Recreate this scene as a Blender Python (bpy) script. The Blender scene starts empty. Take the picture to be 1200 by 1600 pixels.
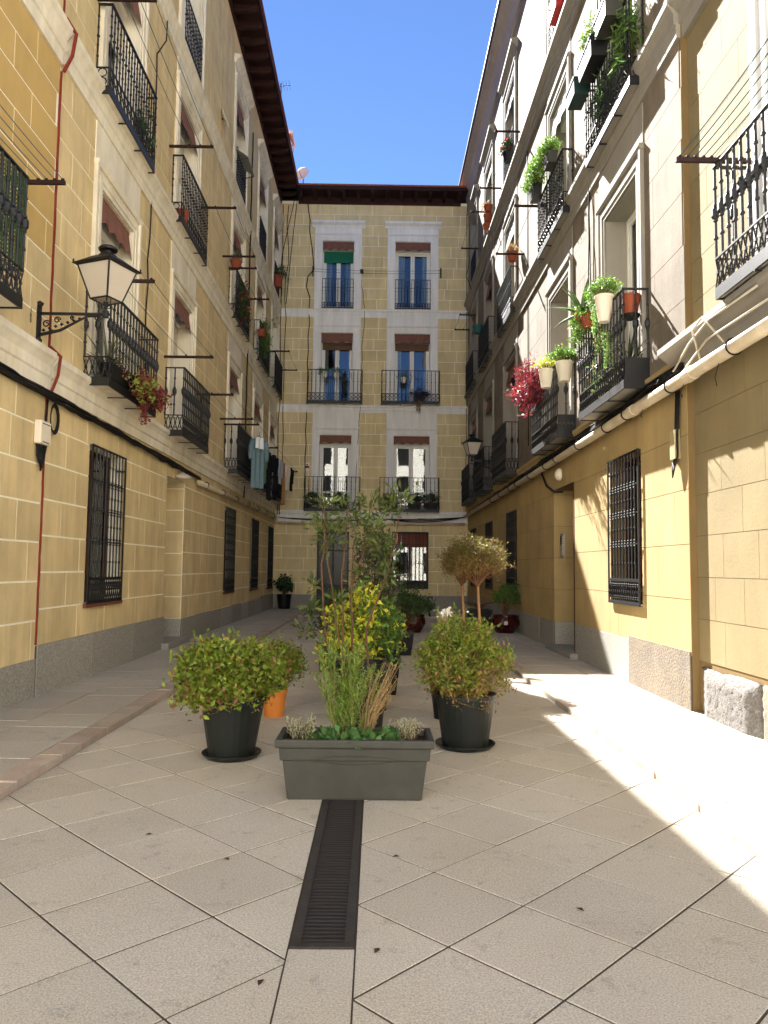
import bpy, math, random
import numpy as np
from mathutils import Vector, Matrix
R = math.radians
rnd = random.Random(7)
nrg = np.random.default_rng(11)
scn = bpy.context.scene
col = scn.collection

# ------------------------------------------------------------------ camera
CAM = Vector((0, 0, 1.5)); FPX = 1180.0
PITCH, YAW, ROLL = R(4.27), R(0.535), 0.011
cam_d = bpy.data.cameras.new('camera'); cam = bpy.data.objects.new('camera', cam_d); col.objects.link(cam)
F0 = Vector((math.sin(YAW), math.cos(YAW), 0)); RT = Vector((math.cos(YAW), -math.sin(YAW), 0)); ZZ = Vector((0, 0, 1))
FW = F0*math.cos(PITCH) + ZZ*math.sin(PITCH); UP = -F0*math.sin(PITCH) + ZZ*math.cos(PITCH)
c_, s_ = math.cos(ROLL), math.sin(ROLL)
CX = RT*c_ + UP*s_; CY = UP*c_ - RT*s_
cam.matrix_world = Matrix(((CX.x, CY.x, -FW.x, CAM.x), (CX.y, CY.y, -FW.y, CAM.y), (CX.z, CY.z, -FW.z, CAM.z), (0, 0, 0, 1)))
cam_d.sensor_fit = 'VERTICAL'; cam_d.sensor_height = 36; cam_d.lens = 36*FPX/1600
cam_d.clip_start = .05; cam_d.clip_end = 600
scn.camera = cam
def proj(p):
    v = Vector(p)-CAM; z = v.dot(FW)
    if z < .1: return None
    return 600+FPX*v.dot(CX)/z, 800-FPX*v.dot(CY)/z, z

# ------------------------------------------------------------------ light
SUN = Vector((0.298, -1, -0.96)).normalized()
w = bpy.data.worlds.new('World'); scn.world = w; w.use_nodes = True
nt = w.node_tree; sky = nt.nodes.new('ShaderNodeTexSky'); sky.sky_type = 'NISHITA'; sky.sun_disc = False
sky.sun_elevation = math.asin(-SUN.z); sky.sun_rotation = math.atan2(-SUN.x, -SUN.y)
sky.air_density = 0.45; sky.altitude = 800; sky.dust_density = 0.0; sky.ozone_density = 6.0
nt.nodes['Background'].inputs[1].default_value = 0.05
nt.links.new(sky.outputs[0], nt.nodes['Background'].inputs[0])
sd = bpy.data.lights.new('sun', 'SUN'); sd.energy = 4.6; sd.angle = R(0.53); sd.color = (1, .97, .93)
so = bpy.data.objects.new('sun', sd); col.objects.link(so); so.rotation_euler = SUN.to_track_quat('-Z', 'Y').to_euler(); so.location = (-8, 40, 40)
scn.view_settings.view_transform = 'Standard'; scn.view_settings.look = 'None'; scn.view_settings.gamma = 1
scn.view_settings.exposure = 2.9
try:
    scn.cycles.max_bounces = 12; scn.cycles.diffuse_bounces = 8; scn.cycles.transparent_max_bounces = 12
    scn.cycles.sample_clamp_indirect = 8
except Exception: pass

# ------------------------------------------------------------------ materials
def lin(c):
    return tuple((x/255/12.92 if x <= 10 else ((x/255+.055)/1.055)**2.4) for x in c)
MATS = {}
def mat(name, c, rough=.8, var=.1, scale=3., c2=None, c2scale=1.5, c2w=.5, bump=0., bscale=80., isl=0., streak=0., speck=0., sscale=220., metal=0., spec=.3, trans=0., hue=0., coat=0., spots=0.):
    """one procedural material: tint noise, a second colour in blotches, vertical streaks, speckle, bump, per-piece variation"""
    if name in MATS: return MATS[name]
    m = bpy.data.materials.new(name); m.use_nodes = True; MATS[name] = m
    t = m.node_tree; N = t.nodes.new; Lk = t.links.new; b = t.nodes['Principled BSDF']
    b.inputs['Roughness'].default_value = rough; b.inputs['Metallic'].default_value = metal
    b.inputs['Specular IOR Level'].default_value = spec; b.inputs['Coat Weight'].default_value = coat
    geo = N('ShaderNodeNewGeometry'); pos = geo.outputs['Position']
    def noise(sc, det=4, vec=pos, rg=.6):
        n = N('ShaderNodeTexNoise'); n.inputs['Scale'].default_value = sc; n.inputs['Detail'].default_value = det; n.inputs['Roughness'].default_value = rg
        Lk(vec, n.inputs['Vector']); return n.outputs['Fac']
    def ramp(f, a, bb):
        r = N('ShaderNodeMapRange'); r.inputs[1].default_value = a; r.inputs[2].default_value = bb; Lk(f, r.inputs[0]); return r.outputs[0]
    def mix(f, a, bb, mode='MIX'):
        x = N('ShaderNodeMix'); x.data_type = 'RGBA'; x.blend_type = mode
        for s, v in ((x.inputs[0], f), (x.inputs[6], a), (x.inputs[7], bb)):
            if hasattr(v, 'is_linked'): Lk(v, s)
            else: s.default_value = v if isinstance(v, float) else (*v, 1)
        return x.outputs[2]
    base = lin(c); cur = base
    if c2: cur = mix(ramp(noise(c2scale, 5), .5-.5*(1-c2w)+.05, .5+.5*(1-c2w)+.08), base, lin(c2))
    if var:
        f = ramp(noise(scale, 5), .25, .75)
        k = N('ShaderNodeMapRange'); k.inputs[3].default_value = 1-var; k.inputs[4].default_value = 1+var; Lk(f, k.inputs[0])
        cc = N('ShaderNodeCombineColor'); [Lk(k.outputs[0], cc.inputs[i]) for i in range(3)]
        cur = mix(1.0, cur, cc.outputs[0], 'MULTIPLY')
    if streak:
        mp = N('ShaderNodeMapping'); mp.inputs['Scale'].default_value = (1, 1, .12); Lk(pos, mp.inputs[0])
        f = ramp(noise(5., 5, mp.outputs[0], .7), .3, .7)
        k = N('ShaderNodeMapRange'); k.inputs[3].default_value = 1-streak; k.inputs[4].default_value = 1+streak*.4; Lk(f, k.inputs[0])
        cc = N('ShaderNodeCombineColor'); [Lk(k.outputs[0], cc.inputs[i]) for i in range(3)]
        cur = mix(1.0, cur, cc.outputs[0], 'MULTIPLY')
    if speck:
        f = ramp(noise(sscale, 3, pos, .8), .35, .65)
        k = N('ShaderNodeMapRange'); k.inputs[3].default_value = 1-speck; k.inputs[4].default_value = 1+speck*.7; Lk(f, k.inputs[0])
        cc = N('ShaderNodeCombineColor'); [Lk(k.outputs[0], cc.inputs[i]) for i in range(3)]
        cur = mix(1.0, cur, cc.outputs[0], 'MULTIPLY')
    if spots:
        f = ramp(noise(6.5, 6, pos, .75), .57, .66)
        k = N('ShaderNodeMapRange'); k.inputs[3].default_value = 1; k.inputs[4].default_value = 1-spots; Lk(f, k.inputs[0])
        cc = N('ShaderNodeCombineColor'); [Lk(k.outputs[0], cc.inputs[i]) for i in range(3)]
        cur = mix(1.0, cur, cc.outputs[0], 'MULTIPLY')
    if isl or hue:
        oi = N('ShaderNodeObjectInfo'); ad = N('ShaderNodeMath'); ad.operation = 'ADD'; Lk(oi.outputs['Random'], ad.inputs[0]); Lk(geo.outputs['Random Per Island'], ad.inputs[1])
        fr = N('ShaderNodeMath'); fr.operation = 'FRACT'; Lk(ad.outputs[0], fr.inputs[0])
        h = N('ShaderNodeHueSaturation')
        k = N('ShaderNodeMapRange'); k.inputs[3].default_value = 1-isl; k.inputs[4].default_value = 1+isl; Lk(fr.outputs[0], k.inputs[0]); Lk(k.outputs[0], h.inputs['Value'])
        if hue:
            m2 = N('ShaderNodeMath'); m2.operation = 'MULTIPLY'; m2.inputs[1].default_value = 7.31; Lk(fr.outputs[0], m2.inputs[0])
            f2 = N('ShaderNodeMath'); f2.operation = 'FRACT'; Lk(m2.outputs[0], f2.inputs[0])
            k2 = N('ShaderNodeMapRange'); k2.inputs[3].default_value = .5-hue; k2.inputs[4].default_value = .5+hue; Lk(f2.outputs[0], k2.inputs[0]); Lk(k2.outputs[0], h.inputs['Hue'])
        if hasattr(cur, 'is_linked'): Lk(cur, h.inputs['Color'])
        else: h.inputs['Color'].default_value = (*cur, 1)
        cur = h.outputs[0]
    if hasattr(cur, 'is_linked'): Lk(cur, b.inputs['Base Color'])
    else: b.inputs['Base Color'].default_value = (*cur, 1)
    if bump:
        bp = N('ShaderNodeBump'); bp.inputs['Strength'].default_value = bump; bp.inputs['Distance'].default_value = .02
        Lk(noise(bscale, 5, pos, .65), bp.inputs['Height']); Lk(bp.outputs[0], b.inputs['Normal'])
    if trans:
        tr = N('ShaderNodeBsdfTranslucent'); ms = N('ShaderNodeMixShader'); ms.inputs[0].default_value = trans
        if hasattr(cur, 'is_linked'): Lk(cur, tr.inputs[0])
        else: tr.inputs[0].default_value = (*cur, 1)
        Lk(b.outputs[0], ms.inputs[1]); Lk(tr.outputs[0], ms.inputs[2]); Lk(ms.outputs[0], t.nodes['Material Output'].inputs[0])
    return m
def glassmat():
    m = bpy.data.materials.new('window_glass'); m.use_nodes = True; t = m.node_tree; N = t.nodes.new; t.nodes.remove(t.nodes['Principled BSDF'])
    fr = N('ShaderNodeFresnel'); fr.inputs[0].default_value = 1.9
    tr = N('ShaderNodeBsdfTransparent'); tr.inputs[0].default_value = (.75, .8, .8, 1); gl = N('ShaderNodeBsdfGlossy'); gl.inputs['Roughness'].default_value = .015
    ns = N('ShaderNodeTexNoise'); ns.inputs['Scale'].default_value = 1.6; g = N('ShaderNodeNewGeometry'); t.links.new(g.outputs['Position'], ns.inputs[0])
    bp = N('ShaderNodeBump'); bp.inputs['Strength'].default_value = .02; bp.inputs['Distance'].default_value = .04; t.links.new(ns.outputs[0], bp.inputs['Height']); t.links.new(bp.outputs[0], gl.inputs['Normal'])
    ms = N('ShaderNodeMixShader'); t.links.new(fr.outputs[0], ms.inputs[0]); t.links.new(tr.outputs[0], ms.inputs[1]); t.links.new(gl.outputs[0], ms.inputs[2]); t.links.new(ms.outputs[0], t.nodes['Material Output'].inputs[0])
    return m
GLASS = glassmat()
OCHRE = mat('ochre_render', (224, 203, 154), .9, .12, 1.7, c2=(206, 182, 134), c2scale=1.3, c2w=.45, bump=.18, bscale=45, isl=.06, streak=.20)
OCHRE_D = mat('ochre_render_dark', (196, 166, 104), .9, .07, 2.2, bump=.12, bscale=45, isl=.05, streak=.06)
OCHRE_B = mat('ochre_render_back', (226, 208, 160), .9, .10, 1.5, c2=(210, 190, 142), c2scale=1.1, c2w=.4, bump=.1, bscale=45, isl=.06, streak=.16)
JOINT_L = mat('cream_joint', (250, 245, 226), .9, .05)
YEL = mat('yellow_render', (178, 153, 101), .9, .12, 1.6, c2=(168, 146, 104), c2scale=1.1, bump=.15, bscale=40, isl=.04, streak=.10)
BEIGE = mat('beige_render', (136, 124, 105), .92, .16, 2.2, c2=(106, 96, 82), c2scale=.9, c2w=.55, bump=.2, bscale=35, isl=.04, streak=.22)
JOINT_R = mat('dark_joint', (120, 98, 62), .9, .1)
TRIM_L = mat('cream_trim', (242, 235, 216), .8, .08, 2, c2=(214, 202, 174), c2scale=1.6, bump=.05, streak=.18)
TRIM_B = mat('white_trim', (244, 243, 239), .8, .07, 2, c2=(228, 225, 217), c2scale=2, bump=.05, streak=.16)
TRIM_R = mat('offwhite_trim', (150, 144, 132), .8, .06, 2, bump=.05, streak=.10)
IRON = mat('black_iron', (13, 13, 15), .5, .25, 20, bump=.15, bscale=120, spec=.5)
GRAN = mat('granite_plinth', (164, 161, 152), .85, .14, 1.5, c2=(144, 141, 132), speck=.4, sscale=55, bump=.4, bscale=50, isl=.12)
ROUGH = mat('rough_granite', (132, 118, 98), .95, .18, 3, c2=(112, 106, 100), c2scale=4, speck=.25, sscale=60, bump=1., bscale=34, isl=.12)
TILE = mat('granite_tile', (194, 186, 171), .78, .07, .9, spots=.22, c2=(186, 174, 152), c2scale=.7, speck=.36, sscale=120, bump=.1, bscale=160, isl=.06)
SLAB = mat('sidewalk_slab', (184, 178, 166), .8, .09, .9, spots=.2, c2=(172, 164, 150), c2scale=.8, speck=.3, sscale=90, bump=.12, bscale=120, isl=.06)
KERB = mat('pink_kerb', (176, 166, 150), .8, .14, 4, c2=(170, 146, 128), c2scale=5, speck=.2, sscale=110, bump=.25, bscale=60, isl=.13, hue=.012)
MORTAR = mat('dark_mortar', (76, 69, 60), .95, .15, 6, bump=.3)
WOODE = mat('eave_wood', (48, 24, 20), .75, .25, 5, bump=.2, isl=.15)
WOODD = mat('door_wood', (70, 34, 22), .6, .2, 6, bump=.15)
WHITEP = mat('white_paint', (232, 230, 222), .5, .04, 3)
DARKI = mat('dark_interior', (26, 25, 24), .9, .1)
CURT = mat('white_curtain', (214, 214, 212), .9, .06, 8, trans=.3)
AWN = mat('brown_awning', (126, 86, 72), .85, .12, 9, bump=.2)
AWN_G = mat('green_blind', (22, 110, 84), .7, .1, 9)
CABLE = mat('black_cable', (22, 21, 20), .6, .2, 9)
PIPE = mat('pvc_pipe', (214, 200, 172), .5, .1, 5, streak=.1, c2=(180, 160, 130), c2scale=3)
GREYP = mat('grey_plastic', (54, 54, 49), .5, .08, 3, bump=.04, c2=(66, 64, 56), c2scale=6, spots=.15)
DARKP = mat('dark_green_plastic', (27, 30, 28), .45, .1, 4, bump=.03)
BLACKP = mat('black_plastic', (20, 21, 22), .5, .1, 4)
TERRA = mat('terracotta', (146, 74, 48), .8, .12, 8, bump=.1)
ORANGE = mat('orange_clay', (190, 116, 48), .75, .1, 8)
REDGL = mat('red_glazed', (58, 18, 15), .25, .15, 5, coat=.4)
CREAMP = mat('cream_plastic', (232, 222, 200), .5, .05, 5)
REDP = mat('red_plastic', (158, 30, 24), .45, .1, 5)
SOIL = mat('potting_soil', (48, 36, 26), 1, .3, 40, bump=.8, bscale=60)
BARK = mat('bark', (92, 66, 46), .9, .2, 14, bump=.4, bscale=60)
BARKP = mat('pale_stem', (150, 112, 80), .8, .15, 20, bump=.2)
DRYST = mat('dry_stem', (142, 118, 80), .9, .15, 20)
LAMPG = mat('frosted_glass', (196, 186, 170), .4, .05, 3, spec=.5)
SHUT = mat('slat_shutter', (214, 206, 188), .6, .05, 3)
def leafm(name, c, isl=.35, hue=.03, trans=.3): return mat(name, c, .55, .1, 6, isl=isl, hue=hue, trans=trans, spec=.35)
LF_OLIVE = leafm('leaf_olive', (112, 128, 40)); LF_MID = leafm('leaf_mid', (88, 118, 52)); LF_DARK = leafm('leaf_dark', (58, 82, 44)); LF_LIME = leafm('leaf_lime', (206, 206, 66))
LF_BRIGHT = leafm('leaf_bright', (104, 138, 56)); LF_RED = leafm('leaf_red', (132, 44, 52)); LF_GREY = leafm('leaf_grey', (172, 172, 138)); LF_DRY = leafm('leaf_dry', (164, 138, 88)); LF_ROSE = leafm('leaf_rosemary', (146, 156, 68))
LF_BROWN = leafm('leaf_brown', (142, 110, 66)); LF_AGAVE = leafm('leaf_agave', (112, 134, 92), .15, .01); LF_SUCC = leafm('leaf_succulent', (128, 172, 92), .15); FLOWER = leafm('flower_red', (190, 36, 40)); WHITEF = leafm('flower_white', (232, 230, 220), .05, 0)

# ------------------------------------------------------------------ mesh helpers
class MB:
    def __init__(s): s.v = []; s.f = []
    def add(s, vs, fs):
        o = len(s.v); s.v += [tuple(p) for p in vs]; s.f += [tuple(i+o for i in f) for f in fs]; return s
    def box(s, x0, y0, z0, x1, y1, z1):
        x0, x1 = min(x0, x1), max(x0, x1); y0, y1 = min(y0, y1), max(y0, y1); z0, z1 = min(z0, z1), max(z0, z1)
        return s.add([(x0, y0, z0), (x1, y0, z0), (x1, y1, z0), (x0, y1, z0), (x0, y0, z1), (x1, y0, z1), (x1, y1, z1), (x0, y1, z1)],
                     [(0, 3, 2, 1), (4, 5, 6, 7), (0, 1, 5, 4), (1, 2, 6, 5), (2, 3, 7, 6), (3, 0, 4, 7)])
    def tube(s, pts, r, n=6, cap=True):
        pts = [Vector(p) for p in pts]; k = len(pts); rs = r if isinstance(r, (list, tuple)) else [r]*k
        up = None; rings = []
        for i, p in enumerate(pts):
            d = (pts[min(i+1, k-1)]-pts[max(i-1, 0)])
            d = d.normalized() if d.length > 1e-9 else Vector((0, 0, 1))
            if up is None: up = Vector((1, 0, 0)) if abs(d.x) < .8 else Vector((0, 1, 0))
            a = d.cross(up)
            if a.length < 1e-6: a = d.orthogonal()
            a.normalize(); b = d.cross(a); up = a.cross(d)
            rings.append([p+(a*math.cos(2*math.pi*j/n)+b*math.sin(2*math.pi*j/n))*rs[i] for j in range(n)])
        vs = [q for rr in rings for q in rr]; fs = []
        for i in range(k-1):
            for j in range(n):
                fs.append((i*n+j, i*n+(j+1) % n, (i+1)*n+(j+1) % n, (i+1)*n+j))
        if cap: fs += [tuple(range(n-1, -1, -1)), tuple((k-1)*n+j for j in range(n))]
        return s.add(vs, fs)
    def lathe(s, prof, c=(0, 0, 0), n=16):
        vs = [(c[0]+r*math.cos(2*math.pi*j/n), c[1]+r*math.sin(2*math.pi*j/n), c[2]+z) for r, z in prof for j in range(n)]
        fs = [(i*n+j, i*n+(j+1) % n, (i+1)*n+(j+1) % n, (i+1)*n+j) for i in range(len(prof)-1) for j in range(n)]
        fs += [tuple(range(n-1, -1, -1)), tuple((len(prof)-1)*n+j for j in range(n))]
        return s.add(vs, fs)
    def prism(s, prof, x0, x1):
        """profile of (d outwards, z) extruded along local x; outward is -y"""
        n = len(prof); vs = [(x, -d, z) for x in (x0, x1) for d, z in prof]
        fs = [(i, (i+1) % n, n+(i+1) % n, n+i) for i in range(n)] + [tuple(range(n-1, -1, -1)), tuple(range(n, 2*n))]
        return s.add(vs, fs)
    def ring(s, c, r, t, ax=1, n=10):
        """flat torus-like ring; ax = axis of the hole"""
        pts = []
        for j in range(n+1):
            a = 2*math.pi*j/n; u, v = r*math.cos(a), r*math.sin(a)
            pts.append((c[0]+u, c[1], c[2]+v) if ax == 1 else (c[0], c[1]+u, c[2]+v) if ax == 0 else (c[0]+u, c[1]+v, c[2]))
        return s.tube(pts, t, 4, False)
    def mesh(s, name, m, smooth=False):
        me = bpy.data.meshes.new(name); me.from_pydata(s.v, [], s.f)
        if m: me.materials.append(m)
        if smooth: me.polygons.foreach_set('use_smooth', [True]*len(me.polygons))
        me.update(); return me
    def obj(s, name, m, parent=None, loc=(0, 0, 0), rz=0, smooth=False):
        return link(name, s.mesh(name, m, smooth), parent, loc, rz)
def link(name, data, parent=None, loc=(0, 0, 0), rz=0, sc=None):
    o = bpy.data.objects.new(name, data); col.objects.link(o); o.location = loc
    if rz: o.rotation_euler = (0, 0, rz)
    if sc: o.scale = sc
    if parent: o.parent = parent
    return o
def thing(name, label, cat, loc=(0, 0, 0), rz=0, group=None):
    return tag(link(name, None, None, loc, rz), label, cat, group)
def tag(o, label, cat, group=None):
    o['label'] = label; o['category'] = cat
    if group: o['group'] = group
    return o
def kind(o, k): o['kind'] = k; return o

# ------------------------------------------------------------------ ground, paving
XL, XR, YB = -3.73, 3.31, 27.4
KL, KR, KY = -2.38, 2.04, 23.2          # kerb faces and where the kerb turns
SW = .055                                # pavement height
g = MB(); g.box(-150, -150, -.5, 150, 200, -.066); kind(g.obj('ground', MORTAR), 'structure')
kind(MB().box(-40, -60, -.064, 40, .99, -.004).obj('street', mat('street_paving', (178, 172, 160), .85, .1, 1.5, speck=.2), None), 'structure')
TS = .525
def clip(poly, a, b, c):                 # keep a*x+b*y<=c
    out = []
    for i in range(len(poly)):
        p, q = poly[i], poly[(i+1) % len(poly)]; dp, dq = a*p[0]+b*p[1]-c, a*q[0]+b*q[1]-c
        if dp <= 0: out.append(p)
        if dp*dq < 0: t = dp/(dp-dq); out.append((p[0]+t*(q[0]-p[0]), p[1]+t*(q[1]-p[1])))
    return out
def area(p): return .5*abs(sum(p[i][0]*p[(i+1) % len(p)][1]-p[(i+1) % len(p)][0]*p[i][1] for i in range(len(p))))
def slab_mesh(poly, z0, z1, c, bev=.0015):
    n = len(poly); cx = sum(p[0] for p in poly)/n; cy = sum(p[1] for p in poly)/n
    def sh(p, k):
        d = math.hypot(p[0]-cx, p[1]-cy) or 1; f = max(0, 1-k/d); return (cx+(p[0]-cx)*f-c[0], cy+(p[1]-cy)*f-c[1])
    m = MB(); lo = [(*sh(p, 0), z0) for p in poly]; mi = [(*sh(p, 0), z1-bev) for p in poly]; hi = [(*sh(p, bev*1.6), z1) for p in poly]
    fs = [(i, (i+1) % n, n+(i+1) % n, n+i) for i in range(n)]+[(n+i, n+(i+1) % n, 2*n+(i+1) % n, 2*n+i) for i in range(n)]+[tuple(range(2*n, 3*n))]
    m.add(lo+mi+hi, fs); return m
road = kind(MB().box(KL, 1.0, -.06, KR, KY, -.0045).obj('courtyard_paving', MORTAR), 'structure')
pieces = []
for side, (x0, x1), pv in (('L', (KL+.004, -.335), .249), ('R', (-.062, KR-.004), -.103)):
    for i in range(-12, 40):
        for j in range(-12, 42):
            u0, v0 = -.197+i*TS, pv+j*TS; gap = .0058
            sq = [(u0+gap, v0+gap), (u0+TS-gap, v0+gap), (u0+TS-gap, v0+TS-gap), (u0+gap, v0+TS-gap)]
            p = [((u-v)/2**.5, (u+v)/2**.5) for u, v in sq]
            for a, b, c in ((1, 0, x1), (-1, 0, -x0), (0, 1, KY-.01), (0, -1, 1.0)):
                if p: p = clip(p, a, b, c)
            if len(p) >= 3 and area(p) > .004: pieces.append(p)
def cen(p): return sum(q[0] for q in p)/len(p), sum(q[1] for q in p)/len(p)
def vis(c, z=0.):
    q = proj((c[0], c[1], z)); return 0 if not q or not (-150 < q[0] < 1350 and -100 < q[1] < 1700) else 1/q[2]**2
pieces.sort(key=lambda p: -area(p)*(vis(cen(p))*1e3+1e-3/(1+cen(p)[1]**2)))
rest = MB()
for k, p in enumerate(pieces):
    dz = rnd.uniform(-.0015, .0015); c = cen(p)
    if k < 300: slab_mesh(p, -.05, dz, c).obj('paving_tile', TILE, road, (c[0], c[1], 0))
    else: rest.add(slab_mesh(p, -.05, dz, (0, 0)).v, slab_mesh(p, -.05, dz, (0, 0)).f)
if rest.v: kind(rest.obj('paving_tiles', TILE, road), 'stuff')
# centre strip of channel covers before and behind the grate
y = 1.0
for y0, y1 in ((1.0, 1.55), (1.555, 2.32), (2.327, 3.10)): slab_mesh([(-.328, y0+.004), (-.069, y0+.004), (-.069, y1), (-.328, y1)], -.05, .0, (-.2, y0)).obj('channel_cover', TILE, road, (-.2, y0, 0))
y0 = 6.4
while y0 < KY-.3:
    slab_mesh([(-.328, y0+.004), (-.069, y0+.004), (-.069, y0+.8), (-.328, y0+.8)], -.05, 0, (-.2, y0)).obj('channel_cover', TILE, road, (-.2, y0, 0)); y0 += .806
# drain grate
gr = thing('drain_grate', 'rusty black iron drain grate running under the front planter', 'drain grate', (-.198, 3.11, 0))
IRONR = mat('worn_iron', (66, 66, 64), .55, .25, 9, c2=(70, 58, 48), c2scale=5, c2w=.2, bump=.3, bscale=70, metal=.4)
f = MB(); W2 = .124
f.box(-W2, 0, -.05, -W2+.036, 3.28, .004).box(W2-.036, 0, -.05, W2, 3.28, .004).box(-W2+.036, 0, -.05, W2-.036, .035, .0035).box(-W2+.036, 3.245, -.05, W2-.036, 3.28, .0035); f.obj('frame', IRONR, gr)
MB().box(-W2+.036, .035, -.05, W2-.036, 3.245, -.04).obj('channel', BLACKP, gr)
IRONB = mat('grate_iron', (44, 44, 47), .5, .2, 20, c2=(44, 34, 30), c2scale=7, c2w=.15, metal=.4)
bm_ = MB().box(-W2+.037, 0, -.022, W2-.037, .017, -.002).mesh('bar', IRONB)
for i in range(96): link('bar', bm_, gr, (0, .042+i*.0335, 0))
# pavements: left, right, back, with slabs and kerb stones
def pavement(name, x0, x1, y0, y1, kerbs, nx, ly):
    p = kind(MB().box(x0, y0, -.06, x1, y1, SW-.005).obj(name, MORTAR), 'structure')
    xs = [x0+(x1-x0)*t for t in nx]; i = 0
    for a, b in zip(xs[:-1], xs[1:]):
        y = y0-(i % 2)*ly*.45; i += 1
        while y < y1:
            ya, yb = max(y, y0), min(y+ly, y1)
            if yb-ya > .05:
                dz = SW+rnd.uniform(-.002, .002)
                slab_mesh([(a+.004, ya+.004), (b-.004, ya+.004), (b-.004, yb-.004), (a+.004, yb-.004)], 0, dz, (a, ya)).obj('slab', SLAB, p, (a, ya, 0))
            y += ly
    return p
KW = .19
pl = pavement('left_pavement', XL-.55, KL-KW, 1.0, KY+KW, None, (0, .62, 1.0), .56)
pr = pavement('right_pavement', KR+KW, XR+.65, 1.0, KY+KW, None, (0, .42, 1.0), .56)
pb = pavement('back_pavement', XL-.1, XR+.1, KY+KW+.004, YB+.5, None, [k/7 for k in range(8)], .8)
def kerb(p, x0, y0, x1, y1, along):
    L = (y1-y0) if along == 'y' else (x1-x0); t = 0
    while t < L-.05:
        d = min(rnd.choice((.38, .46, .6, .72)), L-t); z = SW+rnd.uniform(-.003, .003); o = rnd.uniform(-.004, .004)
        q = [(x0+o, y0+t+.003), (x1+o, y0+t+.003), (x1+o, y0+t+d-.003), (x0+o, y0+t+d-.003)] if along == 'y' else [(x0+t+.003, y0), (x0+t+d-.003, y0), (x0+t+d-.003, y1), (x0+t+.003, y1)]
        slab_mesh(q, -.05, z, q[0], .008).obj('kerb_stone', KERB, p, (*q[0], 0)); t += d
kerb(pl, KL-KW, 1.0, KL, KY, 'y'); kerb(pr, KR, 1.0, KR+KW, KY, 'y'); kerb(pb, KL-KW, KY, KR+KW, KY+KW, 'x')

# ------------------------------------------------------------------ facade helpers (local frame: x along the wall, -y out of it, z up)
class Facade:
    def __init__(s, name, label, loc, rz, u0, u1, ztop, thick=.42):
        s.e = thing(name, label, 'building', loc, rz); s.u0, s.u1, s.ztop, s.th = u0, u1, ztop, thick; s.holes = []; s.M = Matrix.Translation(loc) @ Matrix.Rotation(rz, 4, 'Z')
    def W(s, x, y, z): return s.M @ Vector((x, y, z))
    def hole(s, a, b, z0, z1): s.holes.append((a, b, z0, z1))
    def walls(s, m, z0=0.):
        us = sorted({s.u0, s.u1, *[h[0] for h in s.holes], *[h[1] for h in s.holes]}); mb = MB()
        for a, b in zip(us[:-1], us[1:]):
            hs = sorted([h for h in s.holes if h[0] <= a+1e-6 and h[1] >= b-1e-6], key=lambda h: h[2]); z = z0
            for h in hs:
                if h[2] > z+1e-4: mb.box(a, 0, z, b, s.th, h[2])
                z = h[3]
            mb.box(a, 0, z, b, s.th, s.ztop)
        s.wall = mb.obj('wall', m, s.e)
        MB().box(s.u0+.02, 1.7, 0, s.u1-.02, 5, s.ztop-.05).obj('interior', DARKI, s.e)
        MB().box(s.u0-.01, s.th, 0, s.u0+.2, 5, s.ztop).box(s.u1-.2, s.th, 0, s.u1+.01, 5, s.ztop).obj('end_wall', m, s.e)
        return s.wall
UNIT = {}
def unit_block(m):
    if m.name not in UNIT:
        b = MB(); e = .0
        b.add([(0, 0, 0), (1, 0, 0), (1, 0, 1), (0, 0, 1), (0, -1, 0), (1, -1, 0), (1, -1, 1), (0, -1, 1)], [(4, 5, 6, 7), (0, 1, 5, 4), (1, 2, 6, 5), (2, 3, 7, 6), (3, 0, 4, 7)])
        UNIT[m.name] = b.mesh('render_block', m)
    return UNIT[m.name]
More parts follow.
